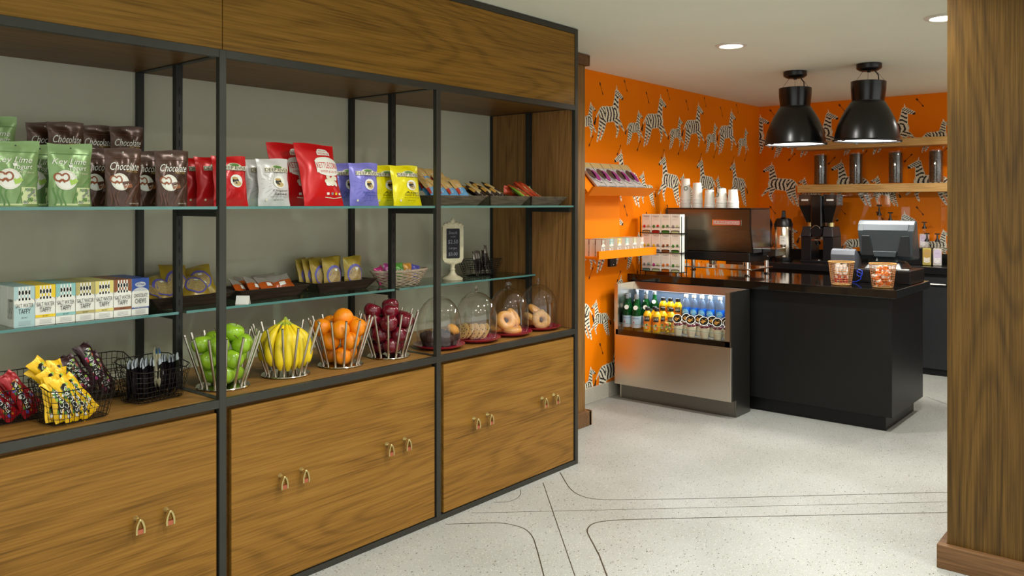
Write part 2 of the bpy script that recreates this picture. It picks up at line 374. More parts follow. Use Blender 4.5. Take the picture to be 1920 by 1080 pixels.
# ---- zebra print: a plain striped animal figure, sampled on a fine grid
def zebra_mesh(n, seed=0):
    caps = [  # (p0, p1, r0, r1, kind)
        ((.24, .46), (.60, .50), .135, .125, 'b'), ((.60, .54), (.64, .80), .10, .062, 'n'), ((.645, .85), (.80, .79), .06, .034, 'h'),
        ((.21, .42), (.13, .20), .085, .036, 'l'), ((.13, .20), (.06, .02), .034, .017, 'l'), ((.28, .38), (.23, .19), .07, .034, 'l'), ((.23, .19), (.15, .05), .03, .016, 'l'),
        ((.62, .44), (.76, .34), .07, .034, 'l'), ((.76, .34), (.86, .24), .03, .016, 'l'), ((.60, .42), (.68, .25), .065, .032, 'l'), ((.68, .25), (.63, .12), .028, .016, 'l'),
        ((.13, .52), (.03, .40), .014, .011, 't'), ((.03, .40), (-.01, .30), .012, .026, 'd'), ((.645, .90), (.635, .965), .016, .008, 'l'), ((.80, .785), (.815, .778), .032, .026, 'd')]
    vs = {}; fs = []; ms = []; H = n
    def vid(i, j):
        if (i, j) not in vs: vs[(i, j)] = len(vs)
        return vs[(i, j)]
    for j in range(H + 1):
        for i in range(-6, H):
            x = (i + .5) / n; y = (j + .5) / n; best = None
            for p0, p1, r0, r1, kd in caps:
                dx, dy = p1[0] - p0[0], p1[1] - p0[1]; L2 = dx * dx + dy * dy
                t = max(0, min(1, ((x - p0[0]) * dx + (y - p0[1]) * dy) / L2)); q = math.hypot(x - p0[0] - dx * t, y - p0[1] - dy * t) - (r0 + (r1 - r0) * t)
                if q < 0 and (best is None or q < best[0]): best = (q, kd, t, p0, math.sqrt(L2))
            if best is None: continue
            q, kd, t, p0, L = best
            if kd == 'b': w = math.sin((x * 1.0 + (y - .45) * (0.9 if x < .3 else .15) + .02 * math.sin(y * 22)) * 72)
            elif kd == 'n': w = math.sin((y + .25 * (x - .6) + .012 * math.sin(x * 40)) * 80)
            elif kd == 'h': w = math.sin((x * .7 - y) * 140)
            elif kd == 'l': w = math.sin((y + (.35 * x)) * 100)
            elif kd == 'd': w = 1
            else: w = -1
            edge = q > -.010
            m = 1 if (w > .22 and not edge) else 0
            if kd == 'd': m = 1
            fs.append((vid(i, j), vid(i + 1, j), vid(i + 1, j + 1), vid(i, j + 1))); ms.append(m)
    me = bpy.data.meshes.new('zebra_print')
    me.from_pydata([(i / n - .4, 0, j / n) for (i, j) in vs], [], fs); me.materials.append(M_CREAM); me.materials.append(M_ZDARK)
    me.polygons.foreach_set('material_index', ms); me.update(); return me
ZM = zebra_mesh(84); ZS = zebra_mesh(58)
def zebra(wall, me, x, y, z, s, mirror, rz):
    o = bpy.data.objects.new('zebra_print', me); COL.objects.link(o); o.parent = wall
    o.location = (x, y, z); o.rotation_euler = (0, 0, rz); o.scale = (-s if mirror else s, s, s)
dl = MB().mat(M_DASH); db = MB().mat(M_DASH)
def dash(mb, c, h, ang, L, wall):
    dx, dz = math.cos(ang), math.sin(ang)
    def P(a, w): return (c + dx * a - dz * w, YW - .0006, h + dz * a + dx * w) if wall == 'l' else (XB - .0006, c - dx * a + dz * w, h + dz * a + dx * w)
    for a0, a1, w in ((-L / 2, L / 2, .0022), (-L / 2 - .012, -L / 2 + .012, .008), (L / 2 - .02, L / 2, .006)):
        mb.poly([P(a0, -w), P(a1, -w), P(a1, w), P(a0, w)])
for k in range(-1, 4):
    for row, zt in ((0, 2.43), (2, 1.43), (4, .43)):
        bx = 5.49 + .69 * k; by = 2.83 - .70 * (k - 0)
        if 4.6 < bx < 8.5 and zt > .3:
            zebra(wall_l, ZM, bx - .10, YW - .0012, zt - .46, .475, False, 0)
        if 4.5 < bx + .3 < 8.3: zebra(wall_l, ZS, bx + .27, YW - .0012, zt - .46, .31, False, 0)
        for cx, cz, an in ((bx - .2, zt - .05, -1.1), (bx + .15, zt + .01, -1.1), (bx + .05, zt - .5, 1.0), (bx + .35, zt - .45, 1.0)):
            if 4.65 < cx < 8.15 and .15 < cz < CEIL - .06: dash(dl, cx, cz, an, .09, 'l')
        zebra(wall_b, ZM, XB - .0012, by + .10, zt - .46, .475, False, FACE); zebra(wall_b, ZS, XB - .0012, by - .27, zt - .46, .31, False, FACE)
        for cx, cz, an in ((by + .2, zt - .05, -.9), (by - .15, zt + .0, -.9), (by - .05, zt - .5, .8), (by - .35, zt - .45, .8)):
            if cx < YW - .1 and .15 < cz < CEIL - .06: dash(db, cx, cz, an, .09, 'b')
    for row, zt in ((1, 1.93), (3, .93)):
        bx = 5.56 + .69 * k; by = 2.70 - .70 * (k - 0)
        if 4.6 < bx < 8.5: zebra(wall_l, ZM, bx + .12, YW - .0012, zt - .46, .475, True, 0)
        if 4.5 < bx - .3 < 8.3: zebra(wall_l, ZS, bx - .27, YW - .0012, zt - .46, .31, True, 0)
        zebra(wall_b, ZM, XB - .0012, by - .12, zt - .46, .475, True, FACE); zebra(wall_b, ZS, XB - .0012, by + .28, zt - .46, .31, True, FACE)
dl.build('dash_print', parent=wall_l, kind='stuff'); db.build('dash_print', parent=wall_b, kind='stuff')

# ================================================================== SHELVING UNIT
PX = [-.587, .531, 1.649, 2.767, 3.885]      # right edge of every front post
PWD = .028; YF = 2.754; DK = .78; TOP = CEIL - .004
unit = thing('display_shelving', 'long walnut and black steel display shelving with glass shelves and panelled base', 'shelving', (0, 0, 0))
for x in PX:
    MB().box(x - PWD, x, YF, YF + .025, 0, TOP if x > 3.8 else 2.067).build('post', M_STEEL, unit, bevel=.0015)
    MB().box(x - PWD, x - .001, 3.384, YA - .002, DK, 2.045).build('rear_post', M_STEELD, unit, bevel=.001)
    if x < 3.8:
        MB().box(x - PWD, x, 3.07, 3.098, DK, 2.045).build('slotted_post', M_STEELD, unit, bevel=.001)
    else: MB().box(x - PWD - .03, x - .029, 3.07, 3.098, DK, 2.045).build('slotted_post', M_STEELD, unit, bevel=.001)
    b = MB(); xo = x - PWD / 2 - (.03 if x > 3.8 else 0)
    for i in range(22): b.box(xo - .002, xo + .002, 3.0692, 3.0698, .84 + i * .052, .865 + i * .052)
    b.build('slot_row', M_SLOT, unit, kind='stuff')
for i in range(4):
    a, c = PX[i], PX[i + 1] - PWD
    for z0, z1 in ((0, .024), (DK - .03, DK), (2.037, 2.067), (TOP - .03, TOP)):
        MB().box(a - (PWD if z1 > 2.3 else 0), c, YF + .001, YF + .024, z0, z1).build('rail', M_STEEL, unit, bevel=.001)
    MB().box(a + .001, c - .001, YF + .026, YA - .004, DK - .016, DK - .001).build('deck_board', M_DECK, unit)
    MB().box(a + .001, c - .001, YF + .033, YA - .004, .0, DK - .018).build('carcass', M_CARC, unit)
    d = MB().box(a + .024, c - .008, YF + .006, YF + .031, .028, .7335).build('door', M_DOOR, unit, bevel=.002)
    for hx in (.235, .335, .785, .89):
        X = a + hx; Z = .435; Y = YF + .006
        h = MB()
        h.mat(M_BRASS).cyl((X, Y, Z), (X, Y - .012, Z), .011, .006, 12).cyl((X, Y - .012, Z), (X, Y - .026, Z), .0045, .005, 10).ball((X, Y - .028, Z), .0065, 10, 6)
        for sgn in (-1, 1):
            P = [(X + sgn * r, Y - .026, Z + z) for r, z in ((.002, .003), (.008, -.008), (.012, -.02), (.0135, -.032), (.013, -.045))]
            for q in range(4):
                p, n = P[q], P[q + 1]; w = .0032
                h.hexa([(p[0] - w, p[1] - .007, p[2]), (p[0] + w, p[1] - .007, p[2]), (p[0] + w, p[1] + .007, p[2]), (p[0] - w, p[1] + .007, p[2])],
                       [(n[0] - w, n[1] - .007, n[2]), (n[0] + w, n[1] - .007, n[2]), (n[0] + w, n[1] + .007, n[2]), (n[0] - w, n[1] + .007, n[2])])
        h.mat(M_COPPER).box(X - .0095, X + .0095, Y - .032, Y - .020, Z - .045, Z - .03)
        h.build('handle', parent=d, smooth=35)
    MB().box(a + .001, c - .001, YF + .03, YA - .004, 2.048, 2.062).build('soffit_board', M_CARC, unit)
    # glass shelves: clear pane with a green front edge
    for z, y0 in ((1.480, YF + .010), (1.070, 3.058)):
        g = MB(); y1 = 3.382; x0, x1 = a + .002, c - .002
        if y0 > 3: x0 -= PWD * .5; x1 += PWD * .5; y1 = 3.38
        if y0 > 3: y0 = 3.045; y1 = 3.068
        g = MB()
        if z > 1.4: g.mat(M_SHELFG).box(x0, x1, y0 + .002, y1, z, z + .010); g.mat(M_GEDGE).box(x0, x1, y0, y0 + .0018, z, z + .010)
        else: g.mat(M_SHELFG).box(a + .002, c - .002, 3.047, 3.38, z, z + .010); g.mat(M_GEDGE).box(a + .002, c - .002, 3.045, 3.0468, z, z + .010)
        g.build('glass_shelf', parent=unit)
for x in PX:
    MB().box(x - PWD, x, YF + .026, YA - .004, DK - .02, DK + .001).build('deck_divider', M_STEEL, unit)
    MB().box(x - PWD, x, YF + .026, YA - .004, 2.044, 2.064).build('soffit_divider', M_STEELD, unit)
    o = -.03 if x > 3.8 else 0
    MB().box(x - PWD + .004 + o, x - .004 + o, YF + .026, 3.069, 1.452, 1.479).build('bracket', M_STEELD, unit)
    MB().box(x - PWD + .004 + o, x - .004 + o, 3.099, 3.382, 1.045, 1.069).build('bracket', M_STEELD, unit)
MB().box(-.587, 1.634, YF + .004, YF + .028, 2.0675, TOP - .031).build('header_panel', M_HEAD, unit, bevel=.001)
MB().box(1.637, 3.856, YF + .004, YF + .028, 2.0675, TOP - .031).build('header_panel', M_HEAD, unit, bevel=.001)
MB().box(3.858, 3.884, YF + .026, YA - .004, .0, TOP).build('end_panel', M_PANEL, unit)

# ================================================================== PACKAGED GOODS
def bag_fn(w, h, th, kind, seed=0):
    R = random.Random(seed); a1, a2, a3 = R.uniform(0, 6), R.uniform(0, 6), R.uniform(.6, 1.4)
    def S(s, t, off=0., side=-1):
        if kind == 'pouch':
            ww = w * (1 - .05 * math.sin(PI * t) + .05 * t); pr = max(0, math.cos(t * PI / 2 * 1.10)) ** .7 if t < .9 else 0
            y = th * .5 * (max(0, math.sin(PI * min(1, max(0, s)))) ** .6) * (pr * .95 + .03)
        else:
            ww = w * (1 - .07 * math.sin(PI * t)); e = max(0, min(1, (t - .05) / .9))
            y = th * .5 * (max(0, math.sin(PI * min(1, max(0, s)))) ** .6) * max(0, math.sin(PI * e)) ** .45
        wr = .0022 * a3 * (math.sin(s * 9 + t * 6 + a1) * math.sin(t * 8 + a2) + .5 * math.sin(s * 17 - t * 13 + a2)) * min(1, y / (th * .15 + 1e-6))
        x = (s - .5) * ww + .0015 * math.sin(t * 14 + a1)
        return Vector((x, side * (y + wr + off + (.0006)), t * h + (.003 * math.sin(s * 5 + a2) if t > .97 else 0)))
    return S
def bag_body(name, S, m_front, m_back=None, nu=16, nv=18, mf=None):
    b = MB(); b.mat(m_front)
    b.grid(lambda u, v: S(u, v, 0, -1), nu, nv, mf)
    b.mat(m_back or m_front).grid(lambda u, v: S(u, v, 0, 1), nu, nv, None, True)
    return b.build(name, smooth=60)
def pretzel(P, m, cx, cy, r, asp):
    ry = r * asp
    P.band(m, arc(cx - r * .42, cy + ry * .1, r * .42, ry * .5, 20, 330, 16), r * .20, asp)
    P.band(m, arc(cx + r * .42, cy + ry * .1, r * .42, ry * .5, 160, -150, 16), r * .20, asp)
    P.band(m, [(cx - r * .1, cy - ry * .15), (cx + r * .35, cy - ry * .6)], r * .18, asp); P.band(m, [(cx + r * .1, cy - ry * .15), (cx - r * .35, cy - ry * .6)], r * .18, asp)
T = dict(white=mat('print_white', (238, 238, 228), .45, noise=0), black=mat('print_black', (16, 16, 16), .45, noise=0), cream=mat('print_cream', (228, 222, 196), .45, noise=0),
         pret=mat('print_pretzel', (150, 78, 34), .4, noise=.1), lime=mat('print_lime', (168, 204, 84), .4, noise=.05), limed=mat('print_lime_dark', (96, 138, 70), .4, noise=.05),
         choc=mat('print_chocolate', (92, 52, 34), .4, noise=.1), gold=mat('print_gold', (188, 152, 78), .4, noise=0), red=mat('print_red', (206, 24, 28), .4, noise=0), grey=mat('print_grey', (150, 148, 150), .4, noise=0),
         blue=mat('print_blue', (40, 78, 158), .4, noise=0), green=mat('print_green', (70, 140, 60), .4, noise=0), brown=mat('print_brown', (140, 80, 40), .4, noise=0),
         paley=mat('print_pale_green', (206, 216, 160), .4, noise=0), orange=mat('print_orange', (232, 122, 30), .4, noise=0), yel=mat('print_yellow', (240, 206, 30), .4, noise=0),
         teal=mat('print_teal', (140, 196, 190), .4, noise=0), pink=mat('print_pink', (196, 60, 140), .4, noise=0), tan=mat('print_tan', (204, 178, 122), .4, noise=0), purp=mat('print_purple', (98, 92, 176), .4, noise=0))
M_LIMEB = mat('lime_foil', (128, 158, 102), .28, .25, noise=.16, nscale=14); M_CHOCB = mat('chocolate_foil', (74, 50, 38), .24, .3, noise=.3, nscale=14)
M_REDB = mat('red_foil', (206, 22, 26), .28, .1, noise=.06); M_SILB = mat('white_foil', (216, 214, 212), .3, .1, noise=.04); M_PURB = mat('purple_foil', (126, 122, 208), .3, .1, noise=.05)
M_YELB = mat('yellow_foil', (236, 222, 10), .28, .1, noise=.05)

def pretzel_pouch(kind):
    w, h = (.135, .205) if kind == 'lime' else (.122, .200)
    S = bag_fn(w, h, .06, 'pouch', 3 if kind == 'lime' else 5); asp = w / h
    o = bag_body('snack_pouch', S, M_LIMEB if kind == 'lime' else M_CHOCB)
    P = Print(S)
    P.lay(0).rect(T['limed'] if kind == 'lime' else T['choc'], .06, .94, .83, .842, 8, 1)
    P.disc(T['black'] if kind == 'lime' else T['white'], .5, .93, .018, .018 * asp, 10, 1)
    for k in range(3):
        P.band(T['limed'] if kind == 'lime' else T['choc'], [(.10 + k * .09 + .03 * math.sin(q * .5 + k), .02 + q * .028) for q in range(11)], .035, asp)
    P.band(T['limed'] if kind == 'lime' else T['choc'], [(.48, .05), (.56, .16), (.68, .28), (.84, .38), (.96, .46)], .05, asp)
    P.lay(1).disc(T['white'], .34, .42, .24, .24 * asp * 1.0); P.lay(2).disc(T['cream'], .34, .42, .22, .22 * asp * 1.0, inner=.94, rings=1)
    pretzel(P.lay(3), T['pret'], .24, .45, .18, asp)
    if kind == 'lime':
        P.lay(3).band(T['lime'], [(.42, .38), (.50, .40), (.56, .44)], .14, asp); P.lay(4).band(T['white'], [(.44, .43), (.52, .46)], .05, asp)
        P.lay(2).text('Key Lime', T['white'], .46, .70, .78, .12, .35); P.text('Yogurt', T['white'], .64, .60, .42, .10, .35); P.text('PRETZELS', T['cream'], .70, .525, .34, .022)
        P.lay(2).rect(T['white'], .42, .52, .62, .66, 1, 1)
        P.lay(0).rect(T['paley'], .58, .93, .04, .30); R = random.Random(2); P.lay(1)
        for q in range(26):
            x, y = R.uniform(.62, .90), R.uniform(.06, .27); P.disc(T['limed'] if q % 2 else T['grey'], x, y, .035, .018, 7, 1, .4)
        P.lay(0).rect(T['paley'], .10, .58, .02, .05)
    else:
        P.lay(3).band(T['brown'], [(.40, .33), (.66, .36)], .10, asp); P.band(T['choc'], [(.38, .39), (.64, .42)], .09, asp)
        P.lay(2).text('Chocolate', T['white'], .50, .685, .80, .135, .35); P.text('PRETZEL', T['gold'], .70, .60, .34, .03)
        P.text('NET WT 4.5 OZ', T['cream'], .72, .05, .3, .018)
    P.build('printed_label', parent=o); return o
def chip_bag(body, w, h, th, seed, kind):
    S = bag_fn(w, h, th, 'pillow', seed); asp = w / h
    o = bag_body('crisp_bag', S, body)
    P = Print(S)
    if kind == 'pop':
        P.lay(1).disc(T['white'], .60, .86, .15, .05); P.rect(T['white'], .42, .78, .79, .85); P.lay(2).text('POPCORN', T['red'], .60, .865, .2, .022); P.text('INDIANA', T['red'], .60, .82, .3, .035)
        P.lay(1).rect(T['white'], .30, .94, .50, .70, 12, 3); P.disc(T['white'], .62, .70, .30, .06); P.disc(T['white'], .62, .50, .28, .05)
        P.lay(2).text('KETTLECORN', T['red'], .62, .62, .60, .10); P.text('SWEET & SALTY', T['red'], .63, .52, .5, .035)
        P.lay(1); R = random.Random(4)
        for q in range(16): P.disc(T['cream'] if q % 3 else T['white'], .66 + R.uniform(-.16, .16), .37 + R.uniform(-.06, .07), .06, .035, 9, 1)
        for q, c in enumerate(('white', 'grey', 'yel', 'white')): P.rect(T[c], .50 + q * .11, .56 + q * .11, .155, .19, 1, 1)
        P.band(T['cream'], [(.46, .12), (.70, .105), (.92, .125)], .012, asp)
    else:
        flav = {'red': ('Mesquite', 'BBQ', 'red'), 'white': ('Original', 'Salted', 'black'), 'purple': ('Sweet Maui', 'Onion', 'blue'), 'yellow': ('Asian', 'Sweet & Spicy', 'black')}[kind]
        wave = {'red': T['red'], 'white': T['grey'], 'purple': T['purp'], 'yellow': T['gold']}[kind]
        if kind != 'yellow':
            P.lay(0)
            for k in range(15):
                a = math.radians(95 + k * 17); P.band(wave, [(.55 + .26 * math.cos(a), .46 + .18 * math.sin(a)), (.55 + .5 * math.cos(a), .46 + .36 * math.sin(a))], .007, asp)
        P.lay(1).rect(T['cream'], .16, .96, .705, .80, 10, 1); P.disc(T['cream'], .56, .80, .22, .055, 16, 2); P.lay(2).disc(T['limed'], .56, .815, .16, .03, 14, 2); P.lay(2)
        P.rect(T['black'], .16, .96, .70, .706, 10, 1); P.text('DEEP RIVER', T['black'], .55, .752, .76, .072); P.text('SNACKS', T['black'], .56, .685, .3, .018)
        P.lay(1).disc(T['white'], .58, .49, .20, .13); P.lay(2).disc(T['tan'], .60, .44, .13, .05); P.disc(T['black'], .55, .49, .10, .06); P.lay(3).disc(T['gold'], .54, .545, .09, .025)
        P.lay(2).text(flav[0], T[flav[2]], .60, .31, .50, .055); P.text(flav[1], T[flav[2]], .62, .245, .40 if len(flav[1]) < 8 else .6, .055)
        P.text('Kettle Cooked Potato Chips', T[flav[2]], .60, .185, .6, .022); P.disc(T['cream'], .20, .12, .03, .03 * asp, 8, 1); P.text('NET WT 2 OZ', T[flav[2]], .58, .12, .3, .02)
    P.build('printed_label', parent=o); return o

TS = 1.4905
lime = pretzel_pouch('lime'); choc = pretzel_pouch('choc')
GT = 'snack pouches on the top glass shelf'
lime.location = (.968, 2.83, TS); tag(lime, 'pale green pretzel pouch standing in front at the far left of the top glass shelf', 'snack pouch', GT)
for (X, Y, Z, rz, lb) in ((1.131, 2.83, TS, .02, 'pale green pretzel pouch in front, right beside the first brown pouch'),
                          (1.075, 2.93, TS, -.03, 'pale green pretzel pouch half hidden between the two front green pouches'),
                          (1.02, 3.17, TS + .105, .0, 'pale green pretzel pouch raised at the back above the green row')):
    dup(lime, (X, Y, Z), rz, lb, GT)
choc.location = (1.304, 2.83, TS); tag(choc, 'dark brown chocolate pretzel pouch in front, right beside the green pouches', 'snack pouch', GT)
for (X, Y, Z, rz, lb) in ((1.478, 2.83, TS, .0, 'dark brown chocolate pretzel pouch in front, next to the red crisp bags'),
                          (1.268, 2.94, TS, .04, 'brown pretzel pouch mostly hidden behind the first front brown pouch'),
                          (1.445, 2.94, TS, -.02, 'brown pretzel pouch in second row between the two front brown pouches'),
                          (1.245, 3.15, TS + .105, .02, 'brown pretzel pouch raised at the back, leftmost whose whole top shows'),
                          (1.205, 3.23, TS + .105, .0, 'brown pretzel pouch raised at the back, only its left edge showing'),
                          (1.375, 3.20, TS + .105, .0, 'brown pretzel pouch raised at the back between the two larger looking ones'),
                          (1.465, 3.15, TS + .105, -.03, 'brown pretzel pouch raised at the back in front of the rear steel post')):
    dup(choc, (X, Y, Z), rz, lb, GT)
rs = MB().mat(M_PLEXI).box(.90, 1.53, 3.06, 3.30, TS + .098, TS + .103).box(.90, .905, 3.06, 3.30, TS, TS + .0975).box(1.525, 1.53, 3.06, 3.30, TS, TS + .0975)
tag(rs.build('shelf_riser'), 'low clear acrylic riser under the raised pouches at back of top shelf', 'riser')
GC = 'crisp bags standing on the top glass shelf'
def bag_row(proto, spots, labels, cat='crisp bag'):
    for i, ((x, y, rz, tl), lb) in enumerate(zip(spots, labels)):
        if i == 0: o = proto; o.location = (x, y, TS); tag(o, lb, cat, GC)
        else: o = dup(proto, (x, y, TS), None, lb, GC)
        o.rotation_euler = (-tl, 0, rz)
red = chip_bag(M_REDB, .150, .192, .055, 11, 'red'); white = chip_bag(M_SILB, .148, .190, .055, 12, 'white'); purple = chip_bag(M_PURB, .165, .190, .055, 13, 'purple')
yellow = chip_bag(M_YELB, .185, .190, .05, 14, 'yellow'); pop = chip_bag(M_REDB, .225, .272, .075, 15, 'pop')
bag_row(red, [(1.715, 2.83, .05, .10), (1.70, 2.925, .02, .10), (1.69, 3.015, 0, .10), (2.035, 3.05, .0, .08)],
        ['red crisp bag in front of its row, half covered by the steel post', 'red crisp bag second in the row behind the steel post', 'red crisp bag at the back of the row beside the brown pouches', 'red crisp bag peeking out behind the white bags and left of the popcorn'])
bag_row(white, [(1.905, 2.83, .0, .10), (1.89, 2.905, .02, .10), (1.875, 2.98, .03, .10)],
        ['white crisp bag at the front of its row with the whole label showing', 'white crisp bag second in its row, only the left part showing', 'white crisp bag rearmost in its row beside the red bag'])
bag_row(purple, [(2.365, 2.83, .0, .06), (2.33, 2.92, .02, .06), (2.29, 3.0, .03, .06)],
        ['purple crisp bag at the front of its row with the whole label showing', 'purple crisp bag second in its row, left edge showing', 'purple crisp bag rearmost, beside the big red popcorn bag'])
bag_row(yellow, [(2.625, 2.83, .05, .16), (2.56, 2.905, .02, .14), (2.51, 2.99, .0, .14)],
        ['yellow crisp bag at the front of its row with the whole label showing', 'yellow crisp bag second in its row, left part showing', 'yellow crisp bag rearmost, beside the purple bag'])
bag_row(pop, [(2.15, 2.83, .12, .26), (2.08, 2.93, .08, .22)],
        ['large red popcorn bag leaning back between white and purple crisp bags', 'large red popcorn bag standing just behind the front popcorn bag'], 'popcorn bag')

# ---- trays and the wrapped bars in them
def tray(name, w, d, h, m, flare=.045, t=.008):
    b = MB(); w2, d2 = w / 2, d / 2; wb, dbm = w2 - flare, d2 - flare * .8
    B = [(-wb, -dbm, 0), (wb, -dbm, 0), (wb, dbm, 0), (-wb, dbm, 0)]; Tt = [(-w2, -d2, h), (w2, -d2, h), (w2, d2, h), (-w2, d2, h)]
    o = thing(name, '', 'tray')
    MB().hexa([(x, y, .001) for x, y, z in B], [(x * .99, y * .99, t) for x, y, z in B]).build('tray_bottom', m, o)
    for i in range(4):
        j = (i + 1) % 4; p, q, r, s = B[i], B[j], Tt[j], Tt[i]
        n = Vector(((p[0] + q[0]) / 2, (p[1] + q[1]) / 2, 0)).normalized() * t
        MB().hexa([Vector(p), Vector(q), Vector(q) - n, Vector(p) - n], [Vector(s), Vector(r), Vector(r) - n, Vector(s) - n]).build('tray_side', m, o)
    return o
def packet(name, w, h, th, fcol, mf=None, seed=0, texts=(), flat=False):
    S = bag_fn(w, h, th, 'pillow', seed); o = bag_body(name, S, fcol, nu=10, nv=12, mf=mf)
    if texts:
        P = Print(S).lay(1)
        for (st, m, cx, cy, tw, th_, rot) in texts: P.text(st, m, cx, cy, tw, th_, rot=rot)
        P.build('printed_label', parent=o)
    return o
def F(rgb, n=None, rough=.3): return mat(n or 'foil_%d_%d_%d' % rgb, rgb, rough, .15, noise=.1, nscale=25)
tr = tray('wooden_tray', .36, .22, .05, M_TRAY); trays = []
tspec = [(2.955, 2.89, 'left of the three grey wooden trays on top shelf, behind the steel post'), (3.315, 2.89, 'middle of the three grey wooden trays, filled with dark bars'), (3.655, 2.89, 'right of the three grey wooden trays, beside the end panel')]
for i, (x, y, lb) in enumerate(tspec):
    o = tr if i == 0 else dup(tr); o.location = (x, y, TS); o.scale = (.93, 1, 1) if i else (1, 1, 1); tag(o, lb, 'tray', 'grey wooden trays on the top shelf')
b_blue = packet('snack_bar', .075, .15, .022, F((96, 160, 206)), lambda u, v: F((214, 178, 112)) if v > .62 else (F((190, 60, 40)) if u < .25 and v > .35 else F((104, 166, 214))), 1, [('CLIF', T['white'], .3, .55, .4, .12, 90)])
b_dark = packet('snack_bar', .042, .15, .022, F((52, 40, 34)), lambda u, v: F((188, 140, 60)) if .62 < v < .8 else (F((210, 200, 180)) if .4 < v < .55 and .3 < u < .7 else F((52, 40, 34))), 2, [('KIND', T['white'], .5, .5, .5, .14, 90)])
b_tan = packet('snack_bar', .042, .15, .022, F((196, 170, 110)), lambda u, v: F((60, 46, 36)) if .3 < v < .55 else F((196, 170, 110)), 3)
b_green = packet('snack_bar', .05, .15, .022, F((126, 166, 52)), lambda u, v: F((214, 216, 90)) if .3 < v < .6 and .2 < u < .6 else F((116, 160, 48)), 4, [('KIND', T['white'], .6, .5, .5, .12, 90)])
b_redb = packet('snack_bar', .05, .15, .022, F((186, 70, 36)), lambda u, v: F((222, 176, 60)) if .35 < v < .65 and .3 < u < .7 else F((186, 66, 34)), 5, [('KIND', T['white'], .5, .5, .5, .12, 90)])
def place(proto, used, loc, rot, label, cat, group, scale=None):
    o = proto if not used else dup(proto, scale=scale)
    if not used and scale: o.scale = (scale,) * 3
    o.location = loc; o.rotation_euler = rot; tag(o, label, cat, group); return o
k = 0; ORDL2 = ('first', 'second', 'third', 'fourth')
for row, (yy, zz) in enumerate(((2.835, .022), (2.885, .045), (2.93, .075))):
    for q in range(4):
        place(b_blue, k > 0, (2.845 + q * .068 - row * .01, yy, TS + zz), (-.75 + jit(.08), jit(.05), .12 + jit(.08)), 'blue and tan energy bar in the left grey tray, %s row, %s from the left' % (('front', 'middle', 'rear')[row], ORDL2[q]), 'snack bar', 'energy bars in the left tray'); k += 1
for q in range(12):
    a = q % 6; r = q // 6
    place(b_dark if q % 2 == 0 else b_tan, q > 1, (3.205 + a * .042, 2.845 + r * .05, TS + .018 + r * .02), (-1.0 + jit(.1), jit(.15), .35 + jit(.15)), ('dark brown' if q % 2 == 0 else 'tan') + ' nut bar in the heap filling the middle grey tray', 'snack bar', ('dark' if q % 2 == 0 else 'tan') + ' bars in the middle tray')
for q in range(8):
    g = q < 3
    place(b_green if g else b_redb, q not in (0, 3), (3.56 + (q % 4) * .045 + (0 if g else (.02 if q < 6 else -.03)), 2.845 + .02 * (q // 4), TS + .016 + .022 * (q // 4)), (-.95 + jit(.1), jit(.1), .45 + jit(.1)), ('green' if g else 'orange red') + ' nut bar lying in the right grey tray', 'snack bar', ('green' if g else 'orange red') + ' bars in the right tray')
o = dup(b_green, (3.50, 2.93, TS + .055), label='green nut bar lying crosswise on the rim at the back of the right tray', group=None); o.rotation_euler = (-.2, PI / 2 - .1, .1); o.location = (3.60, 2.95, TS + .075)
o = dup(b_redb, None, label='red nut bar lying crosswise at the back of the right tray'); o.rotation_euler = (-.3, -PI / 2 + .25, .1); o.location = (3.62, 2.94, TS + .055)

# ---- middle glass shelf
MS = 1.0805
def carton(name, w, d, h, base, fn_print, lbl=None):
    o = MB().mat(base).box(-w / 2, w / 2, -d / 2, d / 2, 0, h).build(name, bevel=.001)
    P = Print(flat_fn(-w / 2, w, 0, h, -d / 2)); fn_print(P); P.build('printed_label', parent=o); return o
def taffy(c, dark, last=False, mint=False):
    def pr(P):
        if last:
            P.lay(1).rect(T['blue'], 0, 1, .66, 1, 1, 1); P.rect(T['white'], .0, 1, .22, .62, 1, 1); P.disc(T['white'], .5, .60, .5, .16); P.disc(T['white'], .5, .84, .32, .07); P.rect(T['blue'], 0, 1, .185, .235, 1, 1)
            P.lay(3).text('SALTY ROAD', T['blue'], .5, .84, .5, .05); P.text('CHOCOLATE', T['black'], .5, .54, .8, .10); P.text('CHEWS', T['black'], .5, .39, .66, .13); P.lay(3).text('RICH DARK CHOCOLATE', T['white'], .5, .21, .8, .026)
        else:
            P.lay(1).rect(c, 0, 1, .68, 1, 1, 1); P.lay(2)
            for q in range(4): P.rect(T['white'], .22 + q * .16, .30 + q * .16, .66, .99, 1, 1)
            P.rect(T['white'], .2, .8, .80, .90, 1, 1); P.disc(T['white'], .5, .60, .5, .13); P.rect(c, 0, 1, .20, .27, 1, 1)
            if mint: P.lay(1).rect(c, 0, 1, .0, .62, 1, 1)
            P.lay(3).text('SALTY ROAD', T['black'], .5, .85, .52, .055); P.text('SALT WATER', T['black'], .5, .53, .86, .10); P.text('TAFFY', T['black'], .5, .39, .58, .12); P.text('SEA SALT', T['black'], .5, .235, .3, .035)
        for q in range(4): P.lay(3).rect(T['grey'], .2, .8, .14 - q * .03, .146 - q * .03, 1, 1)
    return carton('taffy_carton', .0645, .05, .138, T['white'], pr)
MINT = mat('pale_mint', (176, 206, 206), .4, noise=0)
cols = [(MINT, 'pale blue'), (T['yel'], 'bright yellow'), (T['teal'], 'teal'), (mat('khaki', (186, 172, 104), .4, noise=0), 'khaki'), (mat('pale_yellow', (226, 210, 120), .4, noise=0), 'pale yellow'), (T['brown'], 'brown'), (T['blue'], 'dark blue')]
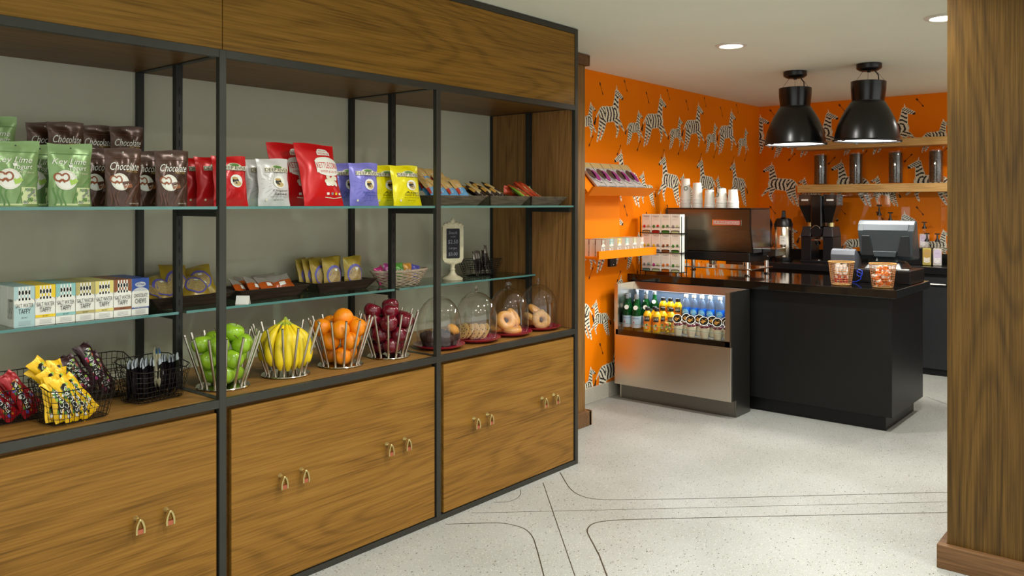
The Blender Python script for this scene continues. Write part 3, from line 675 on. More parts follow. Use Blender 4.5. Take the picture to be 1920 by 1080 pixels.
for i, (c, nm) in enumerate(cols):
    x = 1.078 + i * .0665; pr = taffy(c, nm, i == 6, i == 0)
    cap = MB().mat(c).box(-.0322, .0322, -.025, .025, .1375, .1388).build('carton_top', parent=pr)
    for r in range(4):
        o = pr if r == 0 else dup(pr); o.location = (x, 3.09 + r * .053, MS)
        tag(o, ('%s striped taffy carton at the front of the middle glass shelf' % nm if r == 0 else '%s taffy carton mostly hidden behind the front one, %s back in its line' % (nm, ('', 'second', 'third', 'fourth')[r])) if i < 6 else ('dark blue chocolate chews carton at the front, right end of the cartons' if r == 0 else 'dark blue chews carton, %s back in the line behind the front blue one' % ('', 'second', 'third', 'fourth')[r]), 'carton', '%s cartons on the middle shelf' % nm)
    if i == 0:
        sd = Print(lambda s, t, off: Vector((-.0323 - off, .025 - s * .05, t * .138))); sd.text('SALT WATER TAFFY', T['black'], .5, .45, .9, .5, rot=0); sd.build('side_print', parent=pr)
td = tray('wooden_tray', .37, .22, .05, M_TRAYD)
for i, (x, y, lb) in enumerate(((1.725, 3.225, 'dark wooden tray of yellow bags on middle shelf, beside the blue carton'), (2.105, 3.225, 'dark wooden tray of orange packets on middle shelf above the bananas'), (2.512, 3.235, 'dark wooden tray holding upright nut bags on the middle shelf'))):
    o = td if i == 0 else dup(td); o.location = (x, y, MS); tag(o, lb, 'tray', 'dark wooden trays on the middle shelf')
M_KRAFT = mat('kraft_yellow', (162, 134, 44), .32, .1, noise=.25, nscale=18)
nb = packet('nut_bag', .115, .15, .05, M_KRAFT, None, 21)
P = Print(bag_fn(.115, .15, .05, 'pillow', 21)).lay(1); P.disc(T['purp'], .5, .42, .42, .32); P.lay(2).disc(mat('nut_window', (176, 150, 100), .25, noise=.4, nscale=160), .5, .40, .36, .26); P.lay(3).rect(T['white'], .45, .6, .55, .62, 1, 1); P.build('printed_label', parent=nb)
spots = [(1.615, 3.18, .02, (-1.0, .2, .5), 'small yellow nut bag slumped at the left end of the dark tray'), (1.67, 3.20, .025, (-.9, -.1, .25), 'small yellow nut bag second from the left in the dark tray'),
         (1.715, 3.24, .035, (-.55, .1, -.05), 'yellow nut bag standing tallest at the back of the dark tray'), (1.775, 3.18, .03, (-1.0, .05, -.25), 'yellow nut bag with purple ring window lying in front in the dark tray'), (1.83, 3.23, .035, (-.7, -.15, -.3), 'yellow nut bag leaning on the right side of the dark tray')]
for i, (x, y, z, r, lb) in enumerate(spots): place(nb, i > 0, (x, y, MS + z), r, lb, 'nut bag', 'yellow bags on the middle shelf')
for x, y, r, lb in ((2.385, 3.28, (-.22, 0, .5), 'yellow nut bag at the left end of the upright bags in the tray'), (2.405, 3.25, (-.22, 0, .4), 'yellow nut bag second in the upright row in the tray'), (2.425, 3.225, (-.2, 0, .35), 'yellow nut bag third in the upright row, edge showing'),
                    (2.475, 3.19, (-.15, 0, .1), 'upright yellow nut bag with silver window, left of the front pair'), (2.535, 3.26, (-.15, 0, .05), 'upright yellow nut bag standing behind and between the front pair'), (2.60, 3.19, (-.12, 0, .0), 'upright yellow nut bag with window, right of the front pair')):
    dup(nb, (x, y, MS + .012), None, lb, 'yellow bags on the middle shelf', rot=r)
M_AMB = mat('orange_packet', (176, 82, 26), .2, .05, noise=.15)
op = packet('snack_packet', .12, .085, .03, M_AMB, lambda u, v: M_AMB if v < .6 else mat('clear_film', (170, 160, 150), .15, .3, noise=.1), 22)
P = Print(bag_fn(.12, .085, .03, 'pillow', 22)).lay(1); P.rect(T['white'], .3, .6, .3, .5, 3, 2); P.rect(T['black'], .34, .56, .38, .42, 1, 1); P.build('printed_label', parent=op)
for i, (x, y, z, r) in enumerate(((1.99, 3.18, .02, (-.7, .25, .5)), (2.05, 3.17, .022, (-.6, .2, .45)), (2.12, 3.17, .025, (-.75, .1, .3)), (2.20, 3.18, .025, (-.65, -.15, .1)), (2.07, 3.24, .035, (-.9, .1, .2)), (2.17, 3.25, .035, (-.8, -.1, 0)))):
    place(op, i > 0, (x, y, MS + z), r, 'orange packet in the dark tray above the bananas, ' + ('leftmost in front', 'second in front', 'third in front', 'rightmost in front', 'left one behind', 'right one behind')[i], 'snack packet', 'orange packets in the dark tray')
cd_ = MB().mat(M_WHITE).add([(-.028, 0, 0), (.028, 0, 0), (.028, .012, .036), (-.028, .012, .036)], [(0, 1, 2, 3)]).add([(-.028, .026, 0), (.028, .026, 0), (.028, .0125, .036), (-.028, .0125, .036)], [(0, 3, 2, 1)])
o = cd_.build('price_card', loc=(1.90, 3.055, MS), rotz=-.9); tag(o, 'small blank white folded card on the middle shelf between two trays', 'card')

def wire_basket(name, w, d, h, flare, r, m, nx=9, ny=7, nz=5, lean=0.0, rim=1.8, mid=False):
    """rectangular tapering wire basket: rim wire, uprights and hoops"""
    o = thing(name, '', 'basket'); w2, d2 = w / 2, d / 2; wb, dB = w2 - flare, d2 - flare
    def P(a, b, t): return (a * (wb + (w2 - wb) * t), b * (dB + (d2 - dB) * t), .004 + (h - .004) * t + lean * t * (b + 1) * .5)
    b = MB(); c = .25
    def loop(t): return [P(1 - c, -1, t), P(1, -1 + c, t), P(1, 1 - c, t), P(1 - c, 1, t), P(-1 + c, 1, t), P(-1, 1 - c, t), P(-1, -1 + c, t), P(-1 + c, -1, t)]
    MB().tube(loop(1), r * rim, 6, True).build('rim', m, o, smooth=60); MB().tube(loop(0), r * 1.4, 5, True).build('base_ring', m, o, smooth=60)
    for i in range(1, nz): b.tube(loop(i / nz), r, 4, True)
    for i in range(nx):
        a = -1 + c * .6 + (2 - c * 1.2) * i / (nx - 1)
        b.tube([P(a, -1, 1), P(a, -1, 0), P(a, 1, 0), P(a, 1, 1)], r, 4)
    for i in range(ny):
        a = -1 + c * .6 + (2 - c * 1.2) * i / (ny - 1)
        b.tube([P(-1, a, 1), P(-1, a, 0), P(1, a, 0), P(1, a, 1)], r, 4)
    b.build('wire_grid', m, o, kind='stuff'); return o
M_WIRE = mat('dark_wire', (40, 36, 32), .4, .7); M_BLKW = mat('black_wire', (14, 14, 14), .35, .5)
# wicker basket on the middle shelf
wk = thing('wicker_basket', 'small oval wicker basket of bright wrapped sweets on the middle shelf', 'basket', (2.90, 3.19, MS))
M_WICK = mat('wicker', (178, 160, 136), .7, noise=.3, nscale=120)
b = MB()
for j in range(9):
    t = j / 8; a, c = .125 + .05 * t, .06 + .03 * t; z = .004 + .066 * t + .0
    b.tube([(a * math.cos(2 * PI * i / 28), c * math.sin(2 * PI * i / 28), z + .002 * (1 if (i + j) % 2 else -1)) for i in range(28)], .0036, 5, True)
b.build('woven_side', M_WICK, wk, smooth=60, kind='stuff')
MB().tube([(.178 * math.cos(2 * PI * i / 28), .092 * math.sin(2 * PI * i / 28), .076) for i in range(28)], .006, 6, True).build('rim', M_WICK, wk, smooth=60)
MB().lathe([(0, .001), (.12, .002), (.12, .005)], n=24).build('basket_bottom', M_WICK, wk).scale = (1, .5, 1)
for i, (c, nm, dx, dz, ry) in enumerate(((T['pink'], 'pink', -.11, .06, -.3), (T['pink'], 'magenta', -.055, .065, .1), (T['green'], 'green', .0, .07, -.1), (T['orange'], 'orange', .05, .065, .15), (T['purp'], 'purple', .105, .055, .35))):
    pk = packet('sweet_packet', .062, .09, .025, mat('sweet_' + nm, {'pink': (196, 50, 120), 'magenta': (170, 60, 130), 'green': (100, 170, 70), 'orange': (216, 150, 60), 'purple': (96, 90, 180)}[nm], .25, .1, noise=.2), None, 30 + i, [('FUN', T['white'], .5, .5, .7, .2, 0)])
    pk.location = (2.90 + dx, 3.19 + jit(.02), MS + dz - .045); pk.rotation_euler = (-.25, ry, jit(.2)); tag(pk, '%s sweet packet sticking out of the small wicker basket' % nm, 'sweet packet', 'sweet packets in the wicker basket')
# ornate chalkboard sign
sg = thing('chalkboard_sign', 'ornate cream framed chalkboard price sign on a pedestal foot', 'sign', (3.275, 3.17, MS), -.45)
M_ORN = mat('antique_cream', (214, 204, 172), .6, noise=.12, nscale=60); M_CHALK = mat('chalkboard', (24, 24, 32), .7, noise=.1)
def rrect(w, h, r, z0, n=5):
    out = []
    for cx, cz, a0 in ((w / 2 - r, h / 2 - r, 0), (-w / 2 + r, h / 2 - r, 90), (-w / 2 + r, -h / 2 + r, 180), (w / 2 - r, -h / 2 + r, 270)):
        for i in range(n + 1):
            a = math.radians(a0 + 90 * i / n); out.append((cx + r * math.cos(a), z0 + cz + r * math.sin(a)))
    return out
CZ = .20
fo, fi = rrect(.122, .215, .03, CZ), rrect(.078, .165, .006, CZ)
b = MB(); n = len(fo)
for y, s in ((-.009, 0), (.009, 1)): b.add([(x, y, z) for x, z in fo] + [(x * 1.0, y, z) for x, z in fi], [((i, (i + 1) % n, n + (i + 1) % n, n + i) if not s else (n + i, n + (i + 1) % n, (i + 1) % n, i)) for i in range(n)])
for ring in (fo, fi): b.add([(x, -.009, z) for x, z in ring] + [(x, .009, z) for x, z in ring], [(i, (i + 1) % n, n + (i + 1) % n, n + i) for i in range(n)])
b.build('frame', M_ORN, sg, smooth=40, bevel=.003)
for s in (-1, 1):
    b = MB()
    for q in range(5): b.ball((s * (.012 + q * .011), -.004, CZ + .112 - q * .0035 + .004 * (q % 2)), (.010, .009, .009), 10, 7)
    for q in range(4): b.ball((s * (.008 + q * .012), -.004, CZ - .110 + q * .003), (.009, .008, .008), 10, 7)
    b.build('carved_scroll', M_ORN, sg, smooth=60, kind='stuff')
MB().ball((0, -.004, CZ + .122), (.014, .010, .014), 12, 8).ball((0, -.004, CZ + .135), (.007, .006, .008), 10, 7).build('carved_crest', M_ORN, sg, smooth=60)
MB().lathe([(0, 0), (.056, 0), (.057, .008), (.044, .016), (.026, .024), (.016, .038), (.012, .05), (.016, .056), (.011, .064), (.013, .078), (.018, .088), (.012, .094), (0, .094)], n=20).build('pedestal', M_ORN, sg, smooth=50)
bd = MB().box(-.040, .040, -.004, .004, CZ - .083, CZ + .083).build('board', M_CHALK, sg)
P = Print(flat_fn(-.04, .08, CZ - .083, .166, -.004)).lay(1); CH = mat('chalk', (150, 148, 160), .8, noise=.2, nscale=200)
P.text('Snack', CH, .5, .86, .66, .10, .2); P.text('small', CH, .5, .73, .36, .05); P.text('$2.50', CH, .5, .55, .72, .15, .1); P.text('Large', CH, .48, .34, .60, .10, .2); P.text('$3.00', CH, .5, .14, .66, .13, .1)
P.build('chalk_writing', parent=bd)
# wire basket of foil bars behind the sign
wb = wire_basket('wire_basket', .26, .17, .095, .03, .0011, M_BLKW, 14, 8, 7); wb.location = (3.56, 3.22, MS); wb.rotation_euler = (0, 0, .1); wb.scale = (.95, 1, 1)
tag(wb, 'black wire basket with silver wrapped bars on middle shelf beside the sign', 'basket')
fb = packet('foil_bar', .045, .14, .02, mat('silver_foil', (150, 146, 140), .22, .7, noise=.35, nscale=30), lambda u, v: mat('dark_wrap', (40, 34, 32), .3, .2, noise=.2) if .15 < v < .7 else MC['silver_foil'], 41)
for i in range(6):
    place(fb, i > 0, (3.49 + i * .026, 3.20 + jit(.02), MS + .008 + (.03 if i == 3 else 0)), (-.15 + jit(.1), jit(.12), .4), 'silver and black wrapped bar standing in the wire basket beside the sign' if i != 3 else 'silver wrapped bar sticking up tallest in the wire basket beside the sign', 'snack bar', 'foil bars in the middle shelf basket')

# ================================================================== DECK: baskets of sweets
M_SKR = F((170, 18, 30), 'red_wrap'); M_SKY = F((240, 190, 20), 'yellow_wrap'); M_SKD = F((60, 30, 34), 'maroon_wrap')
def candy(kind):
    base = {'r': M_SKR, 'y': M_SKY, 'g': M_SKD, 'k': F((26, 22, 26), 'black_wrap')}[kind]
    if kind == 'k':
        o = packet('chocolate_bar', .062, .14, .016, base, lambda u, v: F((196, 206, 214), 'blue_silver') if v > .84 else base, 53)
        Pq = Print(bag_fn(.062, .14, .016, 'pillow', 53)).lay(1); Pq.text('DARK', T['white'], .5, .5, .6, .1, rot=90); Pq.build('printed_label', parent=o); return o
    S = bag_fn(.050, .155, .026, 'pillow', 50); o = bag_body('candy_packet', S, base, nu=10, nv=14)
    Pq = Print(S).lay(1); R = random.Random(5); cs = {'r': ('yel', 'green', 'orange', 'white', 'purp'), 'y': ('limed', 'green', 'black', 'lime', 'white'), 'g': ('green', 'red', 'white', 'lime', 'pink')}[kind]
    for q in range(20):
        v = R.uniform(.12, .88); Pq.disc(T[cs[q % 5]], R.uniform(.22, .78), v, R.uniform(.06, .13), R.uniform(.03, .05), 9, 1)
    Pq.lay(2).band(T['black'], [(.5, .16), (.46, .4), (.52, .62), (.5, .84)], .30, .41); Pq.lay(3).text({'r': 'FRUITS', 'y': 'SOURS', 'g': 'BERRY'}[kind], T['white'], .5, .5, 1.5, .10, rot=90, asp=.41)
    Pq.build('printed_label', parent=o); return o
c_r, c_y, c_g, c_k = (candy(q) for q in 'rygk')
bk = wire_basket('wire_basket', .225, .165, .115, .022, .0011, M_WIRE, 11, 8, 6, lean=.035)
bsp = [(1.035, 3.03, .0, 'dark wire basket at the far left of the deck holding red candy packets'), (1.165, 2.885, .12, 'dark wire basket nearest the deck edge, heaped with yellow candy packets'),
       (1.355, 3.14, -.1, 'dark wire basket at the back of the deck with maroon and green packets'), (1.475, 2.965, .15, 'dark wire basket packed with black chocolate bars beside the steel post')]
for i, (x, y, rz, lb) in enumerate(bsp):
    o = bk if i == 0 else dup(bk); o.location = (x, y, DK + .001); o.rotation_euler = (0, 0, rz); tag(o, lb, 'basket', 'wire baskets of sweets on the deck')
ORDL = lambda i: ('first', 'second', 'third', 'fourth', 'fifth', 'sixth', 'seventh', 'eighth', 'ninth', 'tenth', 'eleventh', 'twelfth', 'thirteenth', 'fourteenth')[i]
for i in range(9):
    place(c_r, i > 0, (.975 + .017 * i, 2.985 + .03 * (i % 3) + .01, DK + .014 + .006 * (i % 3)), (-.25 + jit(.1), -.55 + jit(.12), .1 + jit(.1)), 'red candy packet with coloured dots, %s from the left in the far left basket' % ORDL(i), 'candy packet', 'red packets in the far left basket')
ys = [(-.075, -.03, .012, .1), (-.05, -.045, .01, -.1), (-.02, -.05, .01, -.45), (.005, -.05, .012, -.5), (.035, -.045, .012, -.55), (-.06, .0, .03, .15), (-.03, .01, .05, -.1), (.0, .0, .055, -.7), (.03, .0, .045, -.6), (.055, -.02, .02, -.5), (.0, .04, .075, -.75), (-.01, .045, .09, -.7)]
for i, (dx, dy, dz, ry) in enumerate(ys):
    lb = 'yellow candy packet, %s from the left in the basket nearest the deck edge' % ORDL(sorted(range(10), key=lambda q: ys[q][0] + q * 1e-5).index(i)) if i < 10 else ('large yellow candy packet lying slanted on top of the yellow heap' if i == 11 else 'yellow candy packet just under the slanted topmost one')
    place(c_y, i > 0, (1.165 + dx, 2.885 + dy, DK + dz), (-.2 + jit(.1), ry + jit(.08), .1 + jit(.1)), lb, 'candy packet', 'yellow packets in the nearest basket', )
for i in range(8):
    place(c_g, i > 0, (1.29 + .017 * i, 3.13 + .03 * (i % 2), DK + .014 + (.045 if i in (4, 5) else .01 * (i % 3))), (-.25, -.45 + jit(.15), jit(.1)), 'maroon candy packet with green dots, %s from the left in the rear wire basket' % ORDL(i) if i not in (4, 5) else 'maroon and green candy packet rising highest above the rear wire basket, the %s one' % ('left', 'right')[i - 4], 'candy packet', 'maroon packets in the rear basket')
for i in range(14):
    place(c_k, i > 0, (1.392 + .0135 * i, 2.965 + jit(.006), DK + .012 + jit(.004)), (jit(.04), -.10 + (.16 if i > 8 else 0), .95), 'black chocolate bar, %s from the left in the wire basket by the post' % ORDL(i), 'chocolate bar', 'black bars in the basket by the post')
wbr = packet('chocolate_bar', .062, .145, .016, F((206, 200, 170), 'cream_wrap'), lambda u, v: F((40, 110, 170), 'blue_end') if v > .85 else MC['cream_wrap'], 54, [('MILK', T['black'], .5, .6, .6, .1, 90)])
for i in range(2):
    place(wbr, i > 0, (1.478 + .012 * i, 2.95, DK + .045), (.0, .12, 1.2), 'cream wrapped chocolate bar sticking up between black ones in the wire basket', 'chocolate bar', 'cream bars in the basket by the post')

# ================================================================== DECK: fruit stands
fs = thing('fruit_stand', '', 'fruit stand')
MB().lathe([(0, 0), (.098, 0), (.101, .003), (.099, .006), (.03, .009), (0, .009)], n=40).build('base_plate', M_CHROME, fs, smooth=40)
for i in range(14):
    a = 2 * PI * (i + .5) / 14; c, s = math.cos(a), math.sin(a)
    MB().cyl((.078 * c, .078 * s, .006), (.142 * c, .142 * s, .205), .0052, .0052, 10).build('rod', M_ROD, fs, smooth=40)
FSX = [(1.755, 2.955, 'steel rod fruit stand full of green apples behind the steel post'), (2.045, 2.955, 'steel rod fruit stand holding a bunch of bananas'), (2.325, 2.945, 'steel rod fruit stand full of oranges'), (2.605, 2.94, 'steel rod fruit stand full of dark red apples')]
for i, (x, y, lb) in enumerate(FSX):
    o = fs if i == 0 else dup(fs); o.location = (x, y, DK + .001); o.rotation_euler = (0, 0, i * .2); o.scale = (1.0, 1.0, 1.03) if i else (1.02, 1.02, 1.0); tag(o, lb, 'fruit stand', 'steel rod fruit stands on the deck')
def apple(name, m, tall=1.0):
    def f(p):
        r = 1 - .30 * math.exp(-((1 - p.z) * 4)) - .15 * math.exp(-((1 + p.z) * 5)); k = 1 + .06 * p.z
        return Vector((p.x * k, p.y * k, p.z * r * tall))
    o = MB().ball((0, 0, 0), .0415, 20, 14, f).build(name, m, smooth=80)
    MB().tube([(0, 0, .027), (.002, 0, .038), (.005, .001, .048)], .0013, 5).build('stem', mat('stem_brown', (92, 68, 36), .7), o); return o
M_GA = mat('green_apple', (148, 190, 40), .22, noise=.12, nscale=18, coat=.3); M_RA = mat('red_apple', (104, 12, 30), .18, noise=.35, nscale=14, coat=.4); M_OR = mat('orange_peel', (242, 140, 10), .36, noise=.05)
nt = M_OR.node_tree; vz = nt.nodes.new('ShaderNodeTexNoise'); vz.inputs['Scale'].default_value = 420; bp = nt.nodes.new('ShaderNodeBump'); bp.inputs['Strength'].default_value = .25; bp.inputs['Distance'].default_value = .002
nt.links.new(nt.nodes['Texture Coordinate'].outputs['Object'], vz.inputs['Vector']); nt.links.new(vz.outputs[0], bp.inputs['Height']); nt.links.new(bp.outputs[0], nt.nodes['Principled BSDF'].inputs['Normal'])
ga = apple('green_apple', M_GA); ra = apple('red_apple', M_RA, 1.06)
og = MB().ball((0, 0, 0), (.042, .042, .0405), 20, 14).build('orange', M_OR, smooth=80); MB().cyl((0, 0, .039), (0, 0, .041), .004, .003, 8).build('navel', mat('navel_green', (96, 104, 40), .7), og)
ORD = ('leftmost', 'second', 'third', 'fourth', 'fifth', 'sixth', 'seventh', 'eighth', 'ninth', 'tenth', 'eleventh', 'twelfth', 'thirteenth', 'fourteenth')
def side_of(a):      # which side of a round pile, as seen from the camera side
    a = (math.degrees(a) + 130) % 360
    return ('front', 'front right', 'right', 'back right', 'back', 'back left', 'left', 'front left')[int((a + 22.5) // 45) % 8]
def pile(proto, cx, cy, name, group, ph=0.0):
    k = 0
    for z, r, n, a0, ln in ((.052, .047, 3, -2.0, 'bottom'), (.112, .064, 4, -1.5, 'middle'), (.172, .080, 5, -2.3, 'upper')):
        for q in range(n):
            a = a0 + ph + 2 * PI * q / n; o = proto if k == 0 else dup(proto); o.location = (cx + r * math.cos(a) + jit(.003), cy + r * math.sin(a) + jit(.003), DK + z + jit(.004)); o.rotation_euler = (jit(.7), jit(.7), jit(3))
            tag(o, '%s in the %s ring of its steel rod stand, at the %s' % (name, ln, side_of(a)), name.split()[-1], group); k += 1
pile(ga, 1.755, 2.955, 'shiny green apple', 'green apples in the left stand'); o = dup(ga, (1.785, 2.93, DK + .212), label='green apple topmost of the green pile, right of the steel post', group=None, rot=(.3, .2, 0))
pile(og, 2.325, 2.945, 'ripe orange', 'oranges in the third stand'); o = dup(og, (2.332, 2.935, DK + .210), label='large orange on the very top of the orange pile', rot=(.2, .1, 0), scale=1.08)
pile(ra, 2.605, 2.94, 'dark red apple', 'red apples in the right stand')
dup(ra, (2.600, 2.925, DK + .214), label='dark red apple on top of the red pile, in front', rot=(.2, .1, 0)); dup(ra, (2.655, 2.985, DK + .228), label='brighter red apple on top of the red pile, at the right', rot=(.2, .3, 2)); dup(ra, (2.535, 2.975, DK + .218), label='dark red apple on top of the red pile, at the left rear', rot=(.2, -.3, 2))
M_BAN = mat('banana_peel', (232, 204, 30), .4, noise=.10, nscale=25); M_BANT = mat('banana_tip', (60, 50, 20), .6); M_BANG = mat('banana_green', (150, 170, 60), .45)
def banana(a, zt, bow, L, fat=1.0):
    pts = []; R_ = []; c, s = math.cos(a), math.sin(a)
    for i in range(15):
        t = i / 14; r = .010 + bow * math.sin(PI * (t ** .75) * .70); z = zt - t * L
        pts.append((c * r, s * r, z)); R_.append(fat * (.0055 + .0135 * min(1, max(0, (t - .10) * 5)) * (1 if t < .84 else max(.15, 1 - (t - .84) * 5))))
    o = MB().mat(M_BAN).tube(pts, R_, 8).build('banana', smooth=50)
    MB().tube([(0, 0, zt + .014), pts[0], pts[1]], [.005, .006, .0065], 7).build('stalk', M_BANG, o, smooth=60)
    MB().cyl(pts[-1], (pts[-1][0] * .97, pts[-1][1] * .97, pts[-1][2] - .006), .0032, .002, 6).build('tip', M_BANT, o)
    return o
for i, (a, dz, bow, L) in enumerate(((-2.9, .0, .088, .18), (-2.45, -.004, .080, .195), (-2.05, .0, .068, .205), (-1.65, -.006, .060, .20), (-1.2, -.002, .070, .20), (-.75, -.008, .082, .19), (-.25, -.02, .088, .17), (.6, -.01, .08, .18), (1.6, .0, .08, .18), (2.5, -.005, .085, .18))):
    o = banana(a, .228 + dz, bow, L * .96, 1.08); o.location = (2.04, 2.95, DK)
    tag(o, 'yellow banana, %s counted round from the left in the upright bunch' % ('first', 'second', 'third', 'fourth', 'fifth', 'sixth', 'seventh', 'eighth', 'ninth', 'tenth')[i], 'banana', 'bananas in the second stand')

# ================================================================== DECK: cake domes
M_PINK = mat('magenta_plate', (168, 14, 62), .25, noise=.02, coat=.5)
pl = thing('serving_plate', '', 'plate')
MB().lathe([(0, .002), (.09, .002), (.108, .006), (.128, .016), (.131, .020), (.127, .0205), (.106, .011), (.088, .007), (0, .007)], n=44).build('dish', M_PINK, pl, smooth=50)
MB().lathe([(.0, 0), (.07, 0), (.07, .0018), (0, .0018)], n=30).build('foot', M_PINK, pl)
dm = thing('cake_dome', '', 'cake dome')
pr = [(.1085, 0), (.1105, .001), (.1100, .10), (.106, .132), (.095, .168), (.077, .197), (.052, .219), (.026, .231), (.004, .235)]
inn = [(r - .0022 if r > .01 else .001, z - (.0022 if z > .03 else 0)) for r, z in pr][::-1]
MB().lathe(pr, n=44).build('bell', M_PLEXI, dm, smooth=60)
b = MB().mat(M_PLEXI).cyl((0, 0, .232), (0, 0, .240), .006, .006, 12)
b.hexa([(-.019, -.004, .240), (.019, -.004, .240), (.019, .004, .240), (-.019, .004, .240)], [(-.020, -.004, .250), (.020, -.004, .250), (.020, .004, .250), (-.020, .004, .250)])
for q in range(5):
    a = PI * (q + .5) / 5; b.cyl((.004 * math.cos(a), 0, .248), (.020 * math.cos(a), 0, .250 + .018 * math.sin(a)), .0035, .0055, 8)
b.build('knob', parent=dm, smooth=40)
DX = [(2.925, 2.925), (3.195, 2.92), (3.46, 2.92), (3.73, 2.925)]
dl_ = [('leftmost, behind the steel post, over dark muffins', 'under the muffins, behind the steel post'), ('second from the left, over slanted oat cookies', 'under the oat cookies'), ('third from the left, over plain bagels', 'under the plain bagels'), ('rightmost, beside the end panel, over seeded bagels', 'at the right end, under the seeded bagels')]
for i, (x, y) in enumerate(DX):
    o = pl if i == 0 else dup(pl); o.location = (x, y, DK + .001); tag(o, 'magenta serving plate on the deck ' + dl_[i][1], 'plate', 'magenta plates under the cake domes')
    o = dm if i == 0 else dup(dm); o.location = (x, y, DK + .0225); o.rotation_euler = (0, 0, .4 if i != 2 else 1.9); tag(o, 'clear cake dome ' + dl_[i][0], 'cake dome', 'clear cake domes on the deck')
M_CHM = mat('chocolate_crumb', (52, 30, 20), .8, noise=.4, nscale=90); M_MUF = mat('muffin_top', (206, 146, 62), .7, noise=.25, nscale=80); M_COOK = mat('oat_cookie', (226, 180, 112), .8, noise=.25, nscale=110); M_CHIP = mat('dark_raisin', (48, 30, 22), .6)
M_BAG = mat('bagel_crust', (220, 156, 74), .32, noise=.14, nscale=14, coat=.2); M_BAGS = mat('seed_bagel_crust', (200, 150, 82), .6, noise=.3, nscale=70); M_CUP = mat('muffin_paper', (40, 24, 18), .7, noise=.2)
def muffin(top, rough):
    o = thing('muffin', '', 'muffin'); b = MB(); n = 20; vs = []
    for j, (r, z) in enumerate(((.026, 0), (.034, .042))):
        for i in range(2 * n): a = PI * i / n; q = r * (1 + (.05 if i % 2 else -.05)); vs.append((q * math.cos(a), q * math.sin(a), z))
    b.add(vs, [(i, (i + 1) % (2 * n), 2 * n + (i + 1) % (2 * n), 2 * n + i) for i in range(2 * n)] + [tuple(range(2 * n))[::-1]])
    b.build('paper_cup', M_CUP, o)
    MB().ball((0, 0, .042), (.042, .042, .030), 18, 10, lambda p: p * (1 + .10 * math.sin(p.x * 9 + rough) * math.sin(p.y * 8 + 1) + .04 * math.sin(p.z * 23))).build('muffin_top', top, o, smooth=80); return o
mu = muffin(M_CHM, 0); mu2 = muffin(M_MUF, 1)
PZ = DK + .010
for i, (dx, dy, z) in enumerate(((-.055, .0, 0), (-.018, -.055, 0), (-.03, .05, 0), (.05, .045, 0), (.055, -.03, 0))):
    o = mu if i == 0 else dup(mu); o.location = (DX[0][0] + dx, DX[0][1] + dy, PZ); o.rotation_euler = (0, 0, i); tag(o, 'dark chocolate muffin under the leftmost cake dome', 'muffin', 'chocolate muffins under the leftmost dome')
mu2.location = (DX[0][0] + .035, DX[0][1] - .035, PZ + .052); mu2.rotation_euler = (.5, .35, 0); mu2.scale = (.8,) * 3; tag(mu2, 'golden topped muffin lying on the dark muffins under the leftmost dome', 'muffin')
def cookie():
    o = MB().ball((0, 0, 0), (.044, .044, .0048), 20, 8, lambda p: Vector((p.x * (1 + .04 * math.sin(5 * math.atan2(p.y, p.x))), p.y, p.z * (1 + .35 * math.sin(p.x * 11) * math.sin(p.y * 9))))).build('oat_cookie', M_COOK, smooth=80)
    b = MB()
    for q in range(11): a = q * 2.4; r = .010 + .0027 * q; b.ball((r * math.cos(a), r * math.sin(a), .0045 - r * .02), .0032, 6, 4).ball((r * math.cos(a + 1), r * math.sin(a + 1), -.0045 + r * .02), .0032, 6, 4)
    b.build('raisins', M_CHIP, o, kind='stuff'); return o
ck = cookie()
for i in range(5):
    o = ck if i == 0 else dup(ck); q = (i - 2.5) * .027; o.location = (DX[1][0] - .015 + q * .67, DX[1][1] - .015 - q * .74, PZ + .043); o.rotation_euler = (1.10 + (.12, -.08, .10, -.10, .05)[i], 0, -1.85 + (.10, -.06, .08, .1, .0)[i]); tag(o, 'oat cookie standing slanted under the second cake dome, %s in the row' % ORD[i], 'cookie', 'slanted cookies under the second dome')
for i, (dx, dy, z, r) in enumerate(((.045, .035, .012, .1), (.052, .02, .030, -.12), (-.01, .06, .012, .1))):
    dup(ck, (DX[1][0] + dx, DX[1][1] + dy, PZ + z), label='oat cookie lying flat at the right under the second cake dome', group='flat cookies under the second dome', rot=(.1, r, i))
def bagel(m, seed):
    def f(u, v):
        a = 2 * PI * u; b_ = 2 * PI * v; R_ = .0345 + .0015 * math.sin(3 * a + seed); r = .0215 * (1 + .06 * math.sin(2 * a + seed))
        return Vector(((R_ + r * math.cos(b_)) * math.cos(a), (R_ + r * math.cos(b_)) * math.sin(a), r * .92 * math.sin(b_)))
    return MB().grid(f, 28, 14).build('bagel', m, smooth=80)
bg = bagel(M_BAG, 1); bs = bagel(M_BAGS, 2)
for i, (dx, dy, z, r, lb) in enumerate(((-.02, -.042, .022, (.05, .05, 0), 'plain bagel lying at the front bottom under the third cake dome'), (.045, .02, .022, (.1, -.05, 1), 'plain bagel lying at the right bottom under the third cake dome'), (-.032, .034, .026, (0, .1, 2), 'plain bagel at the back bottom under the third cake dome'),
                                        (-.045, -.02, .075, (1.1, .0, -.5), 'plain bagel standing up at the left on the others, third dome'), (.035, -.005, .082, (1.0, .2, .35), 'plain bagel leaning upright at the right on top, third dome'))):
    o = bg if i == 0 else dup(bg); o.location = (DX[2][0] + dx, DX[2][1] + dy, PZ + z); o.rotation_euler = r; tag(o, lb, 'bagel', 'plain bagels under the third dome')
